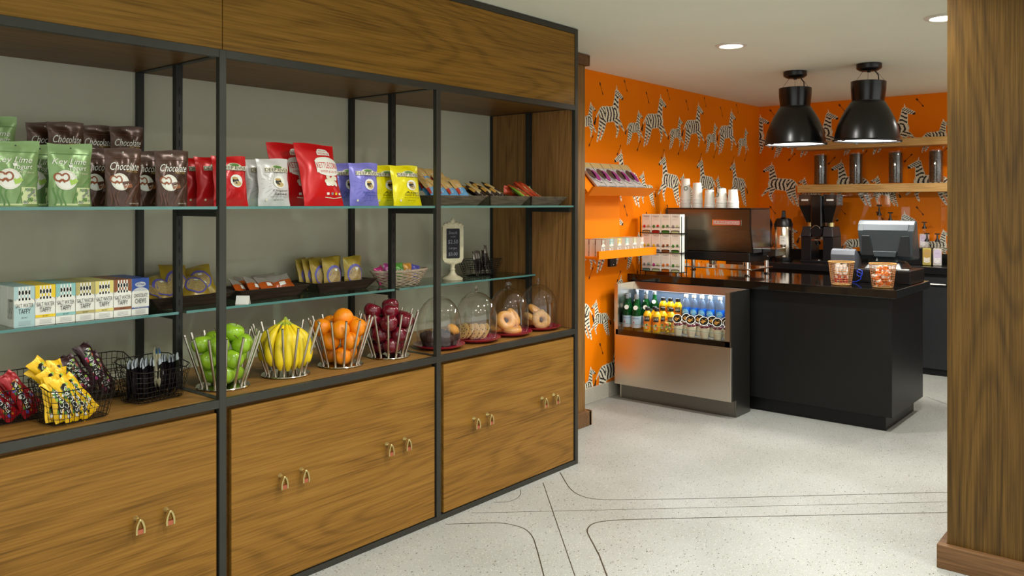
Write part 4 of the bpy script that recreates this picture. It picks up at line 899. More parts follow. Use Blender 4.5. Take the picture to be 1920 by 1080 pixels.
for i, (dx, dy, z, r, lb) in enumerate(((-.03, -.045, .048, (1.25, 0, -.5), 'seeded bagel standing upright in front under the rightmost dome'), (.046, -.008, .045, (1.15, .3, .5), 'seeded bagel tilted at the right under the rightmost dome'), (.012, .042, .024, (.1, 0, 2), 'seeded bagel lying at the back under the rightmost dome'))):
    o = bs if i == 0 else dup(bs); o.location = (DX[3][0] + dx, DX[3][1] + dy, PZ + z); o.rotation_euler = r; tag(o, lb, 'bagel', 'seeded bagels under the rightmost dome')
dup(bs, (DX[3][0] - .036, DX[3][1] + .022, PZ + .05), label='seeded bagel low at the left rear under the rightmost dome', group='seeded bagels under the rightmost dome', rot=(.6, 0, 1))
dup(bg, (DX[3][0] - .01, DX[3][1] + .015, PZ + .098), label='plain bagel half resting on top of the seeded ones under the rightmost dome', group='plain bagels', rot=(.5, .4, 0), scale=.85)

# ================================================================== WALL LEDGES by the cooler
le = thing('display_ledge', 'lower orange lacquered wall ledge with a back board, carrying small cartons', 'wall shelf')
MB().box(4.883, 5.69, 3.30, YW - .002, 1.101, 1.117).build('shelf_board', M_ORANGE2, le)
MB().box(4.883, 5.69, 3.28, 3.2995, 1.101, 1.160).build('front_lip', M_ORANGE2, le, bevel=.001)
MB().box(4.64, 5.50, YW - .030, YW - .0025, 1.118, 1.60).build('back_board', M_ORANGE2, le)
le = thing('magazine_ledge', 'upper orange lacquered wall ledge with a sloping front, carrying leaning packs', 'wall shelf')
MB().hexa([(4.80, 3.315, 1.558), (5.60, 3.315, 1.558), (5.60, 3.335, 1.558), (4.80, 3.335, 1.558)], [(4.76, 3.235, 1.620), (5.64, 3.235, 1.620), (5.64, 3.255, 1.620), (4.76, 3.255, 1.620)]).build('front_lip', M_ORANGE2, le)
MB().hexa([(4.78, 3.30, 1.578), (5.62, 3.30, 1.578), (5.62, 3.318, 1.566), (4.78, 3.318, 1.566)], [(4.78, 3.512, 1.808), (5.62, 3.512, 1.808), (5.62, 3.526, 1.796), (4.78, 3.526, 1.796)]).build('sloping_board', M_ORANGE2, le)
def magpr(P):
    P.lay(1).rect(T['tan'], 0, 1, .80, 1, 1, 1); P.disc(mat('mag_purple', (150, 50, 124), .4, noise=.5, nscale=90), .72, .52, .26, .20); P.disc(mat('mag_brown', (84, 60, 48), .4, noise=.5, nscale=120), .36, .58, .34, .19); P.disc(T['grey'], .2, .4, .15, .08)
    P.lay(2).band(T['black'], [(.12, .5), (.3, .34), (.52, .26), (.8, .24)], .03, .5)
    for q in range(9): P.band(T['black'], [(.1 + q * .095, .03), (.12 + q * .095, .13)], .03, .5)
mg = carton('gift_pack', .125, .016, .27, mat('pack_grey', (190, 186, 182), .4, noise=.05), magpr)
for i in range(5):
    o = mg if i == 0 else dup(mg); o.location = (4.965 + i * .133, 3.292, 1.598); o.rotation_euler = (-.74, 0, .0)
    tag(o, ['flat grey and purple pack at the near left end of the upper orange ledge', 'flat grey and purple pack second from the left on the sloping ledge', 'flat grey and purple pack in the middle of the sloping ledge', 'flat grey and purple pack fourth along the sloping ledge', 'flat grey and purple pack at the right end of the sloping ledge'][i], 'pack', 'packs on the sloping ledge')
small = {}
for i in range(6):
    c, nm = [(T['brown'], 'brown'), (T['teal'], 'pale blue'), (T['yel'], 'yellow'), (T['teal'], 'second pale blue'), (mat('khaki'), 'khaki'), (mat('rose_print', (214, 170, 150), .4, noise=0), 'rose')][i]
    p0 = taffy(c, nm); MB().mat(c).box(-.0322, .0322, -.025, .025, .1375, .1388).build('carton_top', parent=p0)
    for r in range(3):
        o = p0 if r == 0 else dup(p0); o.location = (4.978 + i * .108, 3.332 + r * .056, 1.1175); o.scale = (.9, .9, .9); o.rotation_euler = (0, 0, .12)
        tag(o, ('small %s topped taffy carton in the front row on the lower orange ledge' % nm) if r == 0 else ('small %s topped taffy carton in the %s row on the lower orange ledge' % (nm, ('', 'second', 'rear')[r])), 'carton', 'small cartons on the lower orange ledge')
o = MB().mat(M_BLACK).box(5.373, 5.464, 3.505, YW - .001, 1.01, 1.10).mat(M_CHROME).cyl((5.40, 3.505, 1.088), (5.40, 3.502, 1.088), .005, n=8).cyl((5.44, 3.505, 1.088), (5.44, 3.502, 1.088), .005, n=8).cyl((5.42, 3.505, 1.026), (5.42, 3.502, 1.026), .005, n=8).build('wall_bracket', bevel=.004)
tag(o, 'small black screwed box on the orange wall just under the lower ledge', 'bracket')

# ================================================================== COFFEE COUNTER
ct = thing('service_counter', 'black laminate service counter with recessed plinth, facing the floor', 'counter')
MB().box(5.70, 6.48, 1.54, YW - .005, .10, .884).build('body_panel', M_BLACKL, ct, bevel=.002)
MB().box(5.745, 6.43, 1.59, YW - .02, 0, .0995).build('plinth', M_BLACKL, ct)
tag(MB().box(5.66, 6.52, 1.505, YW - .002, .885, .940).build('worktop', M_BLACKT, bevel=.003), 'polished black worktop of the front counter carrying the coffee machine', 'worktop')
CT = .941
bc = thing('back_counter', 'black counter along the rear orange wall, stepped back on its right part', 'counter')
MB().box(7.50, XB - .003, 2.2, YW - .02, .10, .894).build('body_panel', M_BLACKL, bc); MB().box(7.56, XB - .02, 2.2, YW - .03, 0, .0995).build('plinth', M_BLACKL, bc)
MB().box(7.86, XB - .003, -1.6, 2.199, .06, .894).build('body_panel', mat('black_cabinet', (26, 28, 32), .45), bc); MB().box(7.88, XB - .02, -1.6, 2.19, 0, .0595).build('plinth', M_BLACKL, bc)
tag(MB().box(7.45, XB - .002, 2.17, YW - .002, .895, .950).box(7.80, XB - .002, -1.6, 2.169, .895, .950).build('worktop', mat('black_honed_top', (22, 22, 24), .22, noise=.05), bevel=.003), 'dark worktop of the rear counter under the wooden shelves', 'worktop')
MB().box(XB - .016, XB - .0025, -1.6, YW - .003, .951, 1.045).build('upstand', M_BLACKL, bc)
MB().tube([(7.855, 1.80, .80), (7.83, 1.80, .80), (7.83, 1.68, .80), (7.855, 1.68, .80)], .006, 8).build('handle', M_CHROME, bc)
tag(MB().box(XB - .012, XB - .0045, 1.0, YW - .15, 1.05, 1.60).build('splash_guard', M_PLEXI), 'clear glossy splash guard sheet over the orange wallpaper behind the grinder', 'splash guard')

# ---- open front cooler
co = thing('display_cooler', 'stainless steel open front drinks cooler beside the counter', 'cooler')
Y0, Y1 = 2.49, 3.445
MB().box(5.34, 5.36, Y0 + .001, Y1 - .001, .122, .500).build('lower_front_panel', M_SS, co, bevel=.002)
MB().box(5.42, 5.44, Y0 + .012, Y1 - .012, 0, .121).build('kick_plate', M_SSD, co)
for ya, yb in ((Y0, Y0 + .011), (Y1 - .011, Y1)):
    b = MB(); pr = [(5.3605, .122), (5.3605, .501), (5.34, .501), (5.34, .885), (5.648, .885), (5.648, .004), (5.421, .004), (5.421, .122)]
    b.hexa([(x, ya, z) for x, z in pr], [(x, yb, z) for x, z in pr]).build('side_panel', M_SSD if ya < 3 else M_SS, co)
MB().box(5.341, 5.36, Y0 + .0115, Y0 + .045, .501, .884).build('front_trim', M_SS, co); MB().box(5.341, 5.36, Y1 - .03, Y1 - .0115, .501, .884).build('front_trim', M_SS, co)
MB().box(5.341, 5.385, Y0 + .0115, Y1 - .0115, .501, .540).build('front_ledge', M_BLACKG, co)
MB().box(5.635, 5.647, Y0 + .0115, Y1 - .0115, .10, .884).build('back_panel', mat('cooler_interior', (70, 84, 100), .35, .3), co)
MB().box(5.3615, 5.634, Y0 + .0115, Y1 - .0115, .48, .4995).box(5.386, 5.634, Y0 + .0115, Y1 - .0115, .50, .535).build('deck_tray', mat('cooler_deck', (150, 160, 166), .35, .4), co)
MB().box(5.545, 5.634, Y0 + .0115, Y1 - .0115, .536, .60).build('rear_step', MC['cooler_deck'], co)
MB().hexa([(5.590, Y0 + .012, .828), (5.634, Y0 + .012, .828), (5.634, Y1 - .012, .828), (5.590, Y1 - .012, .828)], [(5.618, Y0 + .012, .884), (5.634, Y0 + .012, .884), (5.634, Y1 - .012, .884), (5.618, Y1 - .012, .884)]).build('canopy', M_SS, co)
MB().box(5.600, 5.632, Y0 + .03, Y1 - .03, .8250, .8275).build('light_strip', M_LED, co)
light('cooler_lamp', 'AREA', (5.585, (Y0 + Y1) / 2, .8215), 2.6, (.86, .93, 1.0), .03, rot=(0, .06, 0), shape='RECTANGLE', size_y=.86)
MB().box(5.3425, 5.3465, Y0 + .046, Y1 - .031, .5405, .590).build('front_glass', M_GLASS, co)
MB().box(5.3420, 5.3470, Y0 + .046, Y1 - .031, .5905, .5925).build('glass_edge_strip', M_GEDGE, co)
M_GRB = mat('green_bottle_glass', (24, 120, 50), .05, trans=.75, ior=1.3, noise=0); M_LBG = mat('pale_blue_label', (176, 200, 214), .5, noise=.02)
gb = thing('sparkling_water_bottle', '', 'bottle')
MB().lathe([(0, .001), (.034, .001), (.037, .006), (.037, .115), (.033, .15), (.020, .19), (.0145, .215), (.0135, .262), (.0, .262)], n=20).build('bottle_body', M_GRB, gb, smooth=50)
MB().lathe([(.0375, .02), (.0377, .02), (.0377, .108), (.0375, .108)], n=20).build('label', M_LBG, gb, smooth=50)
MB().lathe([(.0150, .235), (.0155, .236), (.015, .266), (.0, .270)], n=16).build('neck_foil', mat('neck_grey', (168, 176, 186), .3, .5), gb, smooth=50)
sp = lambda s, t, off: Vector((.0377 * 1.0 * math.sin((s - .5) * 2.0) * (1 + off * 20), -.0377 * math.cos((s - .5) * 2.0) - off, .02 + t * .088))
P = Print(sp); P.lay(1).text('SPARKLING', T['blue'], .5, .82, .8, .09); P.disc(T['red'], .32, .45, .06, .06); P.lay(1); P.rect(T['grey'], .3, .7, .2, .215, 3, 1); P.build('printed_label', parent=gb)
P = Print(lambda s, t, off: Vector((.026 * (s - .5) * 1.6, -.0285 - off + .012 * (t - .5), .155 + t * .034))); P.lay(1).disc(T['white'], .5, .5, .42, .5, 16, 1); P.build('neck_label', parent=gb)
gl = [(5.43, 3.305, 'green sparkling water bottle in front with its pale label fully showing'), (5.43, 3.385, 'green sparkling water bottle in front at the far left of the cooler'), (5.505, 3.345, 'green water bottle in the second row behind the two front green bottles'), (5.505, 3.265, 'green water bottle in second row, right of the fully labelled one'),
      (5.50, 3.415, 'green water bottle in the second row against the left cooler side'), (5.585, 3.395, 'green water bottle in the rear row near the left cooler side'), (5.585, 3.31, 'green water bottle in the rear row, tallest looking in the middle'), (5.585, 3.236, 'green water bottle in the rear row next to the juice bottles')]
for i, (x, y, lb) in enumerate(gl):
    o = gb if i == 0 else dup(gb); o.location = (x, y, .6005 if x > 5.55 else .5355); o.rotation_euler = (0, 0, FACE + .35); tag(o, lb, 'bottle', 'green water bottles in the cooler')
    if x > 5.55: o.scale = (.95, .95, .84)
jb = thing('juice_bottle', '', 'bottle'); M_JY = mat('juice_yellow', (248, 196, 24), .2, noise=0, coat=.5); M_JO = mat('juice_orange', (240, 140, 40), .3, noise=0)
MB().lathe([(0, .001, M_JY), (.029, .001), (.031, .006), (.031, .05, M_JO), (.031, .10, M_JY), (.032, .115), (.030, .13), (.021, .148), (.016, .153), (.016, .160), (0, .160)], n=20).build('bottle_body', None, jb, smooth=50)
MB().lathe([(.0175, .158), (.0178, .159), (.0178, .180), (.016, .182), (0, .182)], n=18).build('cap', M_BLACK, jb, smooth=50)
jp = lambda s, t, off: Vector((.0325 * math.sin((s - .5) * 2.2), -.0325 * math.cos((s - .5) * 2.2) - off, t * .16))
P = Print(jp); P.lay(1).rect(T['black'], .2, .8, .50, .74, 5, 2); P.lay(2).rect(T['gold'], .26, .74, .69, .71, 4, 1); P.text('JUICE', T['white'], .5, .61, .5, .10); P.lay(1); P.disc(T['paley'], .42, .25, .22, .12); P.disc(T['orange'], .6, .2, .2, .11); P.lay(2).disc(T['green'], .5, .34, .1, .05); P.build('printed_label', parent=jb)
jl = [(5.43, 3.207, 'orange juice bottle in the front row right of the green bottles'), (5.43, 3.129, 'orange juice bottle in the front row, second from the green bottles'), (5.50, 3.185, 'orange juice bottle in the second row behind the front pair'), (5.495, 3.112, 'orange juice bottle in second row at the right of the front pair'), (5.49, 3.04, 'orange juice bottle in the second row, rightmost above the fruit cup'),
      (5.585, 3.16, 'raised orange juice bottle in the rear row, leftmost of its row'), (5.585, 3.098, 'raised orange juice bottle in the rear row, middle'), (5.585, 3.034, 'raised orange juice bottle in the rear row beside the blue water bottles')]
for i, (x, y, lb) in enumerate(jl):
    o = jb if i == 0 else dup(jb); o.location = (x, y, .6005 if x > 5.55 else .5355); o.rotation_euler = (0, 0, FACE + .35); tag(o, lb, 'bottle', 'juice bottles in the cooler')
wt = thing('water_bottle', '', 'bottle')
M_WB = mat('clear_water', (120, 140, 168), .06, noise=0, alpha=.35, coat=.6); M_WL = mat('blue_water_label', (28, 110, 216), .35, noise=.08, nscale=60)
MB().lathe([(0, .001), (.028, .001), (.0305, .006), (.0305, .03), (.029, .045), (.0305, .06), (.0305, .13), (.028, .155), (.019, .182), (.0125, .19), (.0125, .198), (0, .198)], n=20).build('bottle_body', M_WB, wt, smooth=50)
MB().lathe([(.0308, .045), (.0311, .046), (.0311, .122), (.0308, .123)], n=20).build('label', M_WL, wt, smooth=50)
MB().lathe([(.0145, .195), (.015, .196), (.015, .215), (.0135, .217), (0, .217)], n=16).build('cap', M_WHITE, wt, smooth=50)
P = Print(lambda s, t, off: Vector((.0313 * math.sin((s - .5) * 2.2), -.0313 * math.cos((s - .5) * 2.2) - off, .046 + t * .076))); P.lay(1).disc(mat('print_sky', (110, 190, 236), .4, noise=0), .45, .6, .38, .28); P.lay(2).text('WATER', T['white'], .5, .25, .7, .18); P.band(T['white'], arc(.5, .3, .4, .35, 20, 160), .04, .8); P.build('printed_label', parent=wt)
for i, (y, lb) in enumerate(((2.965, 'blue labelled water bottle, leftmost of the rear row'), (2.900, 'blue labelled water bottle, second from left of the rear row'), (2.835, 'blue labelled water bottle, third from left of the rear row'), (2.768, 'blue labelled water bottle, fourth of the rear row before the gap'), (2.690, 'blue labelled water bottle standing alone right of the gap'), (2.610, 'blue labelled water bottle at the right cooler side, half hidden by the trim'))):
    o = wt if i == 0 else dup(wt); o.location = (5.585, y, .6005); o.rotation_euler = (0, 0, FACE + .35); tag(o, lb, 'bottle', 'water bottles in the cooler')
yc = thing('yogurt_cup', '', 'cup'); M_YOG = mat('yogurt', (226, 216, 184), .4, noise=.04); M_BERRY = mat('berry', (120, 30, 50), .35, noise=.4, nscale=200)
MB().lathe([(0, .001, M_YOG), (.026, .001), (.0275, .012), (.036, .070), (0, .072)], n=22).build('filled_cup', None, yc, smooth=50)
b = MB()
for q in range(8): a = q * .8; b.ball((.022 * math.cos(a), .022 * math.sin(a), .078), .0095, 8, 6)
b.build('berries', M_BERRY, yc, smooth=80, kind='stuff')
MB().lathe([(.038, .070), (.039, .073), (.036, .088), (.028, .098), (.0, .100)], n=22).build('dome_lid', M_PLEXI, yc, smooth=50)
gr = MB().lathe([(.0, .0), (.031, .0), (.034, .004), (.034, .012), (.030, .015), (.030, .006), (.0, .006)], n=22).build('granola_pot', M_BLACKG, yc, smooth=50); gr.location = (0, -.016, .116); gr.rotation_euler = (1.05, 0, 0)
b = MB(); R = random.Random(9)
for q in range(16): a = R.uniform(0, 6.28); r = R.uniform(0, .022); b.ball((r * math.cos(a), r * math.sin(a), .009), (.006, .004, .004), 6, 5)
b.build('granola', mat('granola', (206, 148, 66), .6, noise=.3, nscale=200), gr, smooth=80, kind='stuff')
MB().lathe([(.0305, .0155), (.0345, .0155), (.0345, .013), (.0345, .0125)], n=22).build('pot_rim', M_WHITE, gr)
for i, (x, y, lb) in enumerate(((5.42, 2.945, 'yogurt cup with granola lid, leftmost of the front row'), (5.42, 2.838, 'yogurt cup with granola lid, second of the front row'), (5.42, 2.733, 'yogurt cup with granola lid, third of the front row'), (5.42, 2.630, 'yogurt cup with granola lid, fourth of the front row'), (5.425, 2.548, 'yogurt cup with granola lid at the right end, cut by the steel trim'),
                                (5.50, 2.915, 'yogurt cup with granola lid, leftmost of the second row'), (5.50, 2.812, 'yogurt cup with granola lid, second of the second row'), (5.50, 2.706, 'yogurt cup with granola lid, third of the second row'), (5.50, 2.600, 'yogurt cup with granola lid, right end of the second row'))):
    o = yc if i == 0 else dup(yc); o.location = (x, y, .5355); o.rotation_euler = (0, 0, FACE + .35); tag(o, lb, 'yogurt cup', 'yogurt cups in the cooler')
fc = thing('fruit_cup', 'clear cup of mixed cut fruit between juice bottles and yogurt cups', 'cup', (5.42, 3.03, .5355), FACE)
MB().lathe([(0, .001), (.028, .001), (.038, .078), (.039, .080), (.036, .094), (.0, .098)], n=22).build('clear_cup', M_PLEXI, fc, smooth=50)
for nm, c, st in (('orange_pieces', T['orange'], 0), ('yellow_pieces', T['yel'], 1), ('green_pieces', T['lime'], 2)):
    b = MB(); R = random.Random(st)
    for q in range(9): a = R.uniform(0, 6.28); z = R.uniform(.014, .082); r = R.uniform(.004, .016 + z * .12); b.ball((r * math.cos(a), r * math.sin(a), z), (.009, .008, .007), 7, 5)
    b.build(nm, c, fc, smooth=80, kind='stuff')

# ---- tea cartons
rk = thing('tea_rack', 'thin black wire rack holding the stacked white tea cartons', 'rack'); M_RK = M_BLKW
for k in range(3): MB().box(5.755, 5.845, 3.095, 3.47, .958 + k * .153, .963 + k * .153).build('rack_shelf', M_RK, rk)
for x in (5.758, 5.842):
    for y in (3.097, 3.468): MB().box(x - .003, x + .003, y - .002, y + .002, CT, 1.40).build('upright', M_RK, rk)
def teapr(c1, c2):
    def pr(P):
        P.lay(1).text('TAZO', mat('print_slate', (90, 92, 96), .5, noise=0), .5, .89, .66, .09); P.rect(T['grey'], .2, .8, .76, .766, 1, 1); P.rect(T['grey'], .25, .75, .70, .706, 1, 1); P.disc(c2, .28, .34, .14, .09); P.disc(c1, .72, .38, .13, .06)
        P.lay(2).rect(T['black'], 0, 1, .30, .315, 1, 1)
        for q in range(4): P.band(T['black'], [(.62 + q * .09, .27), (.63 + q * .09, .36)], .02)
        P.lay(1).rect(T['black'], .08, .92, .02, .12, 1, 1); P.disc(T['black'], .5, .11, .42, .04); P.lay(2).rect(c1, .14, .86, .0, .09, 1, 1); P.disc(c1, .5, .085, .36, .03)
    return pr
tc_ = [(T['tan'], T['red']), (T['red'], T['green']), (T['green'], T['green']), (T['paley'], T['grey']), (T['lime'], T['yel']), (T['grey'], T['yel']), (T['brown'], T['brown']), (T['green'], T['green']), (T['teal'], T['grey']), (T['paley'], T['pink']), (T['orange'], T['orange']), (T['paley'], T['green'])]
rn = ('top', 'middle', 'bottom'); cn = ('leftmost', 'second from left', 'third from left', 'rightmost')
for r in range(3):
    for q in range(4):
        o = carton('tea_carton', .083, .075, .146, T['white'], teapr(*tc_[r * 4 + q])); o.location = (5.80, 3.413 - q * .0865, .9635 + (2 - r) * .153); o.rotation_euler = (0, 0, FACE)
        tag(o, 'white tea carton in the %s row, %s of the four' % (rn[r], cn[q]), 'carton', 'white tea cartons on the counter')

# ---- espresso machine (its back towards the room)
em = thing('espresso_machine', 'wide mirror polished espresso machine on the black counter under paper cups', 'coffee machine')
M_MIR = brushed('mirror_steel', (128, 120, 106), .26, 'y'); M_SMOKE = mat('smoked_panel', (34, 30, 28), .08, noise=0, coat=.6)
b = MB().mat(M_MIR); pr = [(6.00, 1.295), (6.00, 1.455), (6.34, 1.455), (6.34, 1.125), (6.045, 1.125)]
b.hexa([(x, 2.645, z) for x, z in pr], [(x, 3.355, z) for x, z in pr]).build('back_panel', parent=em)
MB().box(5.992, 6.35, 2.630, 3.365, 1.4555, 1.4665).build('top_tray', M_BLACKG, em, bevel=.002)
for y in (2.630, 3.3555): MB().hexa([(x, y, z) for x, z in [(5.992, 1.29), (5.992, 1.455), (6.35, 1.455), (6.35, 1.12), (6.037, 1.12)]], [(x, y + .0145, z) for x, z in [(5.992, 1.29), (5.992, 1.455), (6.35, 1.455), (6.35, 1.12), (6.037, 1.12)]]).build('side_panel', M_SMOKE, em)
MB().box(6.03, 6.42, 2.66, 3.34, 1.048, 1.119).build('lower_housing', M_BLACK, em, bevel=.006)
MB().box(6.02, 6.44, 2.64, 3.36, .985, .995).build('drip_tray', M_CHROME, em, bevel=.003)
for x, y in ((6.06, 2.69), (6.06, 3.30), (6.38, 2.67), (6.38, 3.32)):
    MB().lathe([(0, .0), (.024, .0), (.026, .004), (.018, .010), (.017, .105), (0, .105)], (x, y, CT), 16).build('leg', M_CHROME, em, smooth=40)
for y in (2.80, 3.10): MB().cyl((6.30, y, .998), (6.30, y, 1.047), .03, .034, 16).build('group_head', M_CHROME, em, smooth=40)
for q in range(3): MB().tube([(6.015 + q * .002, 2.668 - q * .012, 1.29), (6.035, 2.672 - q * .012, 1.20), (6.05, 2.684 - q * .012, 1.122)], .0035, 6).build('steam_pipe', M_CHROME, em, smooth=50)
MB().box(6.20, 6.40, 2.52, 2.628, 1.09, 1.145).build('side_tray', M_SMOKE, em, bevel=.004); MB().box(6.19, 6.41, 2.51, 2.628, 1.146, 1.152).build('tray_rim', M_CHROME, em)
bd = MB().mat(M_CHROME).box(5.995, 5.9995, 2.714, 2.955, 1.331, 1.375).build('badge', parent=em)
P = Print(lambda s, t, off: Vector((5.995 - off, 2.955 - s * .241, 1.331 + t * .044))); P.lay(1).rect(T['red'], .03, .97, .08, .92, 1, 1); P.lay(2).rect(mat('badge_silver', (206, 196, 190), .3, .3), .045, .955, .17, .83, 1, 1); P.lay(3).text('LA MARZOCCO', T['red'], .5, .5, .86, .44); P.build('badge_lettering', parent=bd)
def cup_stack(h, nr, logo):
    o = thing('paper_cup_stack', '', 'cup stack')
    for q in range(nr):
        z = .0115 * q; MB().lathe([(.0435, z), (.0465, z + .001), (.0465, z + .005), (.0435, z + .0075), (.0430, z + .0115)], n=22).build('cup_rim', M_WHITE, o, smooth=50)
    z = .0115 * nr; MB().lathe([(.0432, z), (.034, h - .002), (.0335, h), (.031, h), (.031, h - .004), (0, h - .004)], n=24).build('top_cup', M_WHITE, o, smooth=40)
    if logo:
        zc = z + (h - z) * .5; P = Print(lambda s, t, off: Vector((.0395 * math.sin((s - .5) * 1.0), -.0395 * math.cos((s - .5) * 1.0) - off, zc - .018 + t * .036))); P.lay(1).disc(mat('print_forest', (20, 84, 60), .4, noise=0), .5, .5, .45, .5); P.lay(2).disc(T['white'], .5, .5, .30, .34, inner=.7, rings=1); P.disc(T['white'], .5, .46, .14, .18); P.build('round_emblem', parent=o)
    return o
for (x, y, h, n_, lg, rz, lb) in ((6.15, 3.27, .240, 7, 1, .5, 'tallest stack of white paper cups, at the left on the coffee machine'), (6.15, 3.165, .205, 7, 0, 0, 'second tallest stack of white paper cups on the coffee machine'), (6.15, 3.055, .145, 2, 0, .8, 'short stack of white paper cups in the middle, with few rims'), (6.15, 2.95, .155, 5, 1, -.5, 'stack of white paper cups with a green emblem, fourth along'), (6.15, 2.852, .145, 5, 0, 0, 'rightmost stack of white paper cups on the coffee machine'), (6.27, 3.345, .075, 1, 0, 0, 'small low paper cup stack at the far left behind the tallest')):
    o = cup_stack(h, n_, lg); o.location = (x, y, 1.467); o.rotation_euler = (0, 0, FACE + rz); tag(o, lb, 'cup stack', 'paper cups on the coffee machine')
    if h < .1: o.scale = (.85, .85, 1); o.location.y = 3.32

# ---- airpots, grinder
BT = .9505
ap = thing('airpot', '', 'flask')
MB().lathe([(0, 0), (.078, 0), (.080, .006), (.080, .035), (.077, .038)], n=32).build('base', M_BLACK, ap, smooth=40)
MB().lathe([(.077, .038), (.079, .042), (.079, .325), (.076, .33)], n=36).build('steel_body', brushed('airpot_steel', (206, 190, 172), .22, 'z'), ap, smooth=40)
MB().lathe([(.078, .33), (.082, .335), (.080, .375), (.066, .405), (.04, .412), (0, .412)], n=32).build('lid', M_BLACK, ap, smooth=40)
MB().hexa([(-.02, -.07, .405), (.02, -.07, .405), (.02, .02, .405), (-.02, .02, .405)], [(-.016, -.085, .42), (.016, -.085, .42), (.016, .0, .425), (-.016, .0, .425)]).build('spout', M_BLACK, ap, bevel=.003)
MB().hexa([(-.02, -.01, .41), (.02, -.01, .41), (.02, .03, .41), (-.02, .03, .41)], [(-.016, -.01, .475), (.016, -.01, .475), (.016, .014, .485), (-.016, .014, .485)]).build('pump_lever', M_BLACK, ap, bevel=.004)
MB().tube([(.084 * math.cos(a), -.02 + .10 * math.sin(a) * -.2, .36 - .13 * math.sin(a)) for a in [PI * q / 12 for q in range(13)]], .004, 6).build('bail_handle', M_BLACK, ap, smooth=50)
P = Print(lambda s, t, off: Vector((.0805 * math.sin((s - .5) * .8), -.0805 * math.cos((s - .5) * .8) - off, .16 + t * .085))); P.lay(1).rect(M_WHITE, 0, 1, 0, 1, 6, 1); P.lay(2).text('COFFEE', T['grey'], .5, .75, .6, .12); P.band(T['grey'], arc(.5, .25, .2, .2, 20, 160), .04); P.build('paper_label', parent=ap)
for i, (x, y, lb) in enumerate(((7.75, 3.075, 'steel airpot with black lid standing left of the grinder'), (7.75, 3.275, 'steel airpot mostly hidden behind the espresso machine'))):
    o = ap if i == 0 else dup(ap); o.location = (x, y, BT); o.rotation_euler = (0, 0, FACE + .3); tag(o, lb, 'flask', 'airpots on the rear counter')
gd = thing('coffee_grinder', 'tall black twin hopper coffee grinder under the lower wooden shelf', 'grinder', (7.82, 2.745, BT), FACE)
M_GRD = mat('grinder_black', (20, 21, 24), .3, noise=0); M_GRS = mat('grinder_slate', (30, 31, 37), .35, noise=0)
MB().box(-.15, .15, -.12, .12, 0, .02).build('base', M_GRD, gd, bevel=.004)
for s in (-1, 1):
    MB().box(min(s * .055, s * .15), max(s * .055, s * .15), -.10, .12, .021, .24).build('lower_case', M_GRD, gd, bevel=.004)
    MB().hexa([(s * .055 if s > 0 else -.152, -.115, .241), (.152 if s > 0 else -.055, -.115, .241), (.152 if s > 0 else -.055, .12, .241), (s * .055 if s > 0 else -.152, .12, .241)],
              [(.055 if s > 0 else -.138, -.09, .335), (.138 if s > 0 else -.055, -.09, .335), (.138 if s > 0 else -.055, .11, .335), (.055 if s > 0 else -.138, .11, .335)]).build('grinding_head', M_GRS, gd, bevel=.006)
    MB().cyl((s * .095, 0, .336), (s * .095, 0, .372), .030, n=20).build('collar', M_BRASS, gd, smooth=40)
    a, c = (.055, .175) if s > 0 else (-.175, -.055); lo, hi = (.055, .12) if s > 0 else (-.12, -.055)
    MB().hexa([(lo, -.045, .373), (hi, -.045, .373), (hi, .045, .373), (lo, .045, .373)], [(a, -.09, .535), (c, -.09, .535), (c, .09, .535), (a, .09, .535)]).hexa([(a, -.09, .5355), (c, -.09, .5355), (c, .09, .5355), (a, .09, .5355)], [(a, -.09, .635), (c, -.09, .635), (c, .09, .635), (a, .09, .635)]).build('hopper', M_SMOKE, gd, bevel=.003)
    MB().box(a + .03 if s > 0 else a + .025, c - .025 if s > 0 else c - .03, -.0925, -.0915, .575, .592).build('hopper_label', M_WHITE, gd)
MB().box(-.052, .052, -.125, .12, .33, .63).build('centre_column', M_BLACKG, gd, bevel=.01)
MB().cyl((0, -.12, .29), (0, .10, .29), .054, n=28).build('dial_housing', M_GRD, gd, smooth=40)
MB().tube([(.045 * math.cos(math.radians(a)), -.127, .29 + .055 * math.sin(math.radians(a))) for a in range(30, 151, 15)], .004, 6).build('dial_scale', M_CHROME, gd)
MB().cyl((0, -.115, .22), (0, -.07, .18), .018, .026, 16).build('spout', M_CHROME, gd, smooth=40); MB().box(-.05, .05, -.11, -.10, .205, .215).build('bag_clamp', M_COPPER, gd)
MB().lathe([(0, .021), (.045, .021), (.046, .026), (0, .026)], (0, -.06, 0), 24).build('cup_plate', M_CHROME, gd)

# ---- till, printer, baskets, cable
dr = thing('cash_drawer', 'flat black cash drawer under the till at the counter end', 'cash drawer')
MB().box(6.10, 6.46, 1.525, 1.93, CT, 1.036).build('case', M_BLACK, dr, bevel=.004); MB().box(6.088, 6.0995, 1.54, 1.915, .955, 1.022).build('drawer_front', M_BLACKL, dr)
tl = thing('till_terminal', 'grey point of sale terminal seen from behind, tilted screen housing', 'till', (6.28, 1.72, 1.037), FACE)
M_TIL = mat('till_grey', (58, 67, 72), .3, noise=.03); M_TILD = mat('till_dark', (30, 36, 40), .35, noise=.03)
MB().hexa([(-.13, -.14, 0), (.13, -.14, 0), (.13, .12, 0), (-.13, .12, 0)], [(-.10, -.09, .045), (.10, -.09, .045), (.10, .10, .045), (-.10, .10, .045)]).build('foot', M_TILD, tl, bevel=.006)
MB().hexa([(-.075, -.06, .046), (.075, -.06, .046), (.075, .04, .046), (-.075, .04, .046)], [(-.075, -.03, .12), (.075, -.03, .12), (.075, .06, .12), (-.075, .06, .12)]).build('stand', M_TIL, tl, bevel=.005)
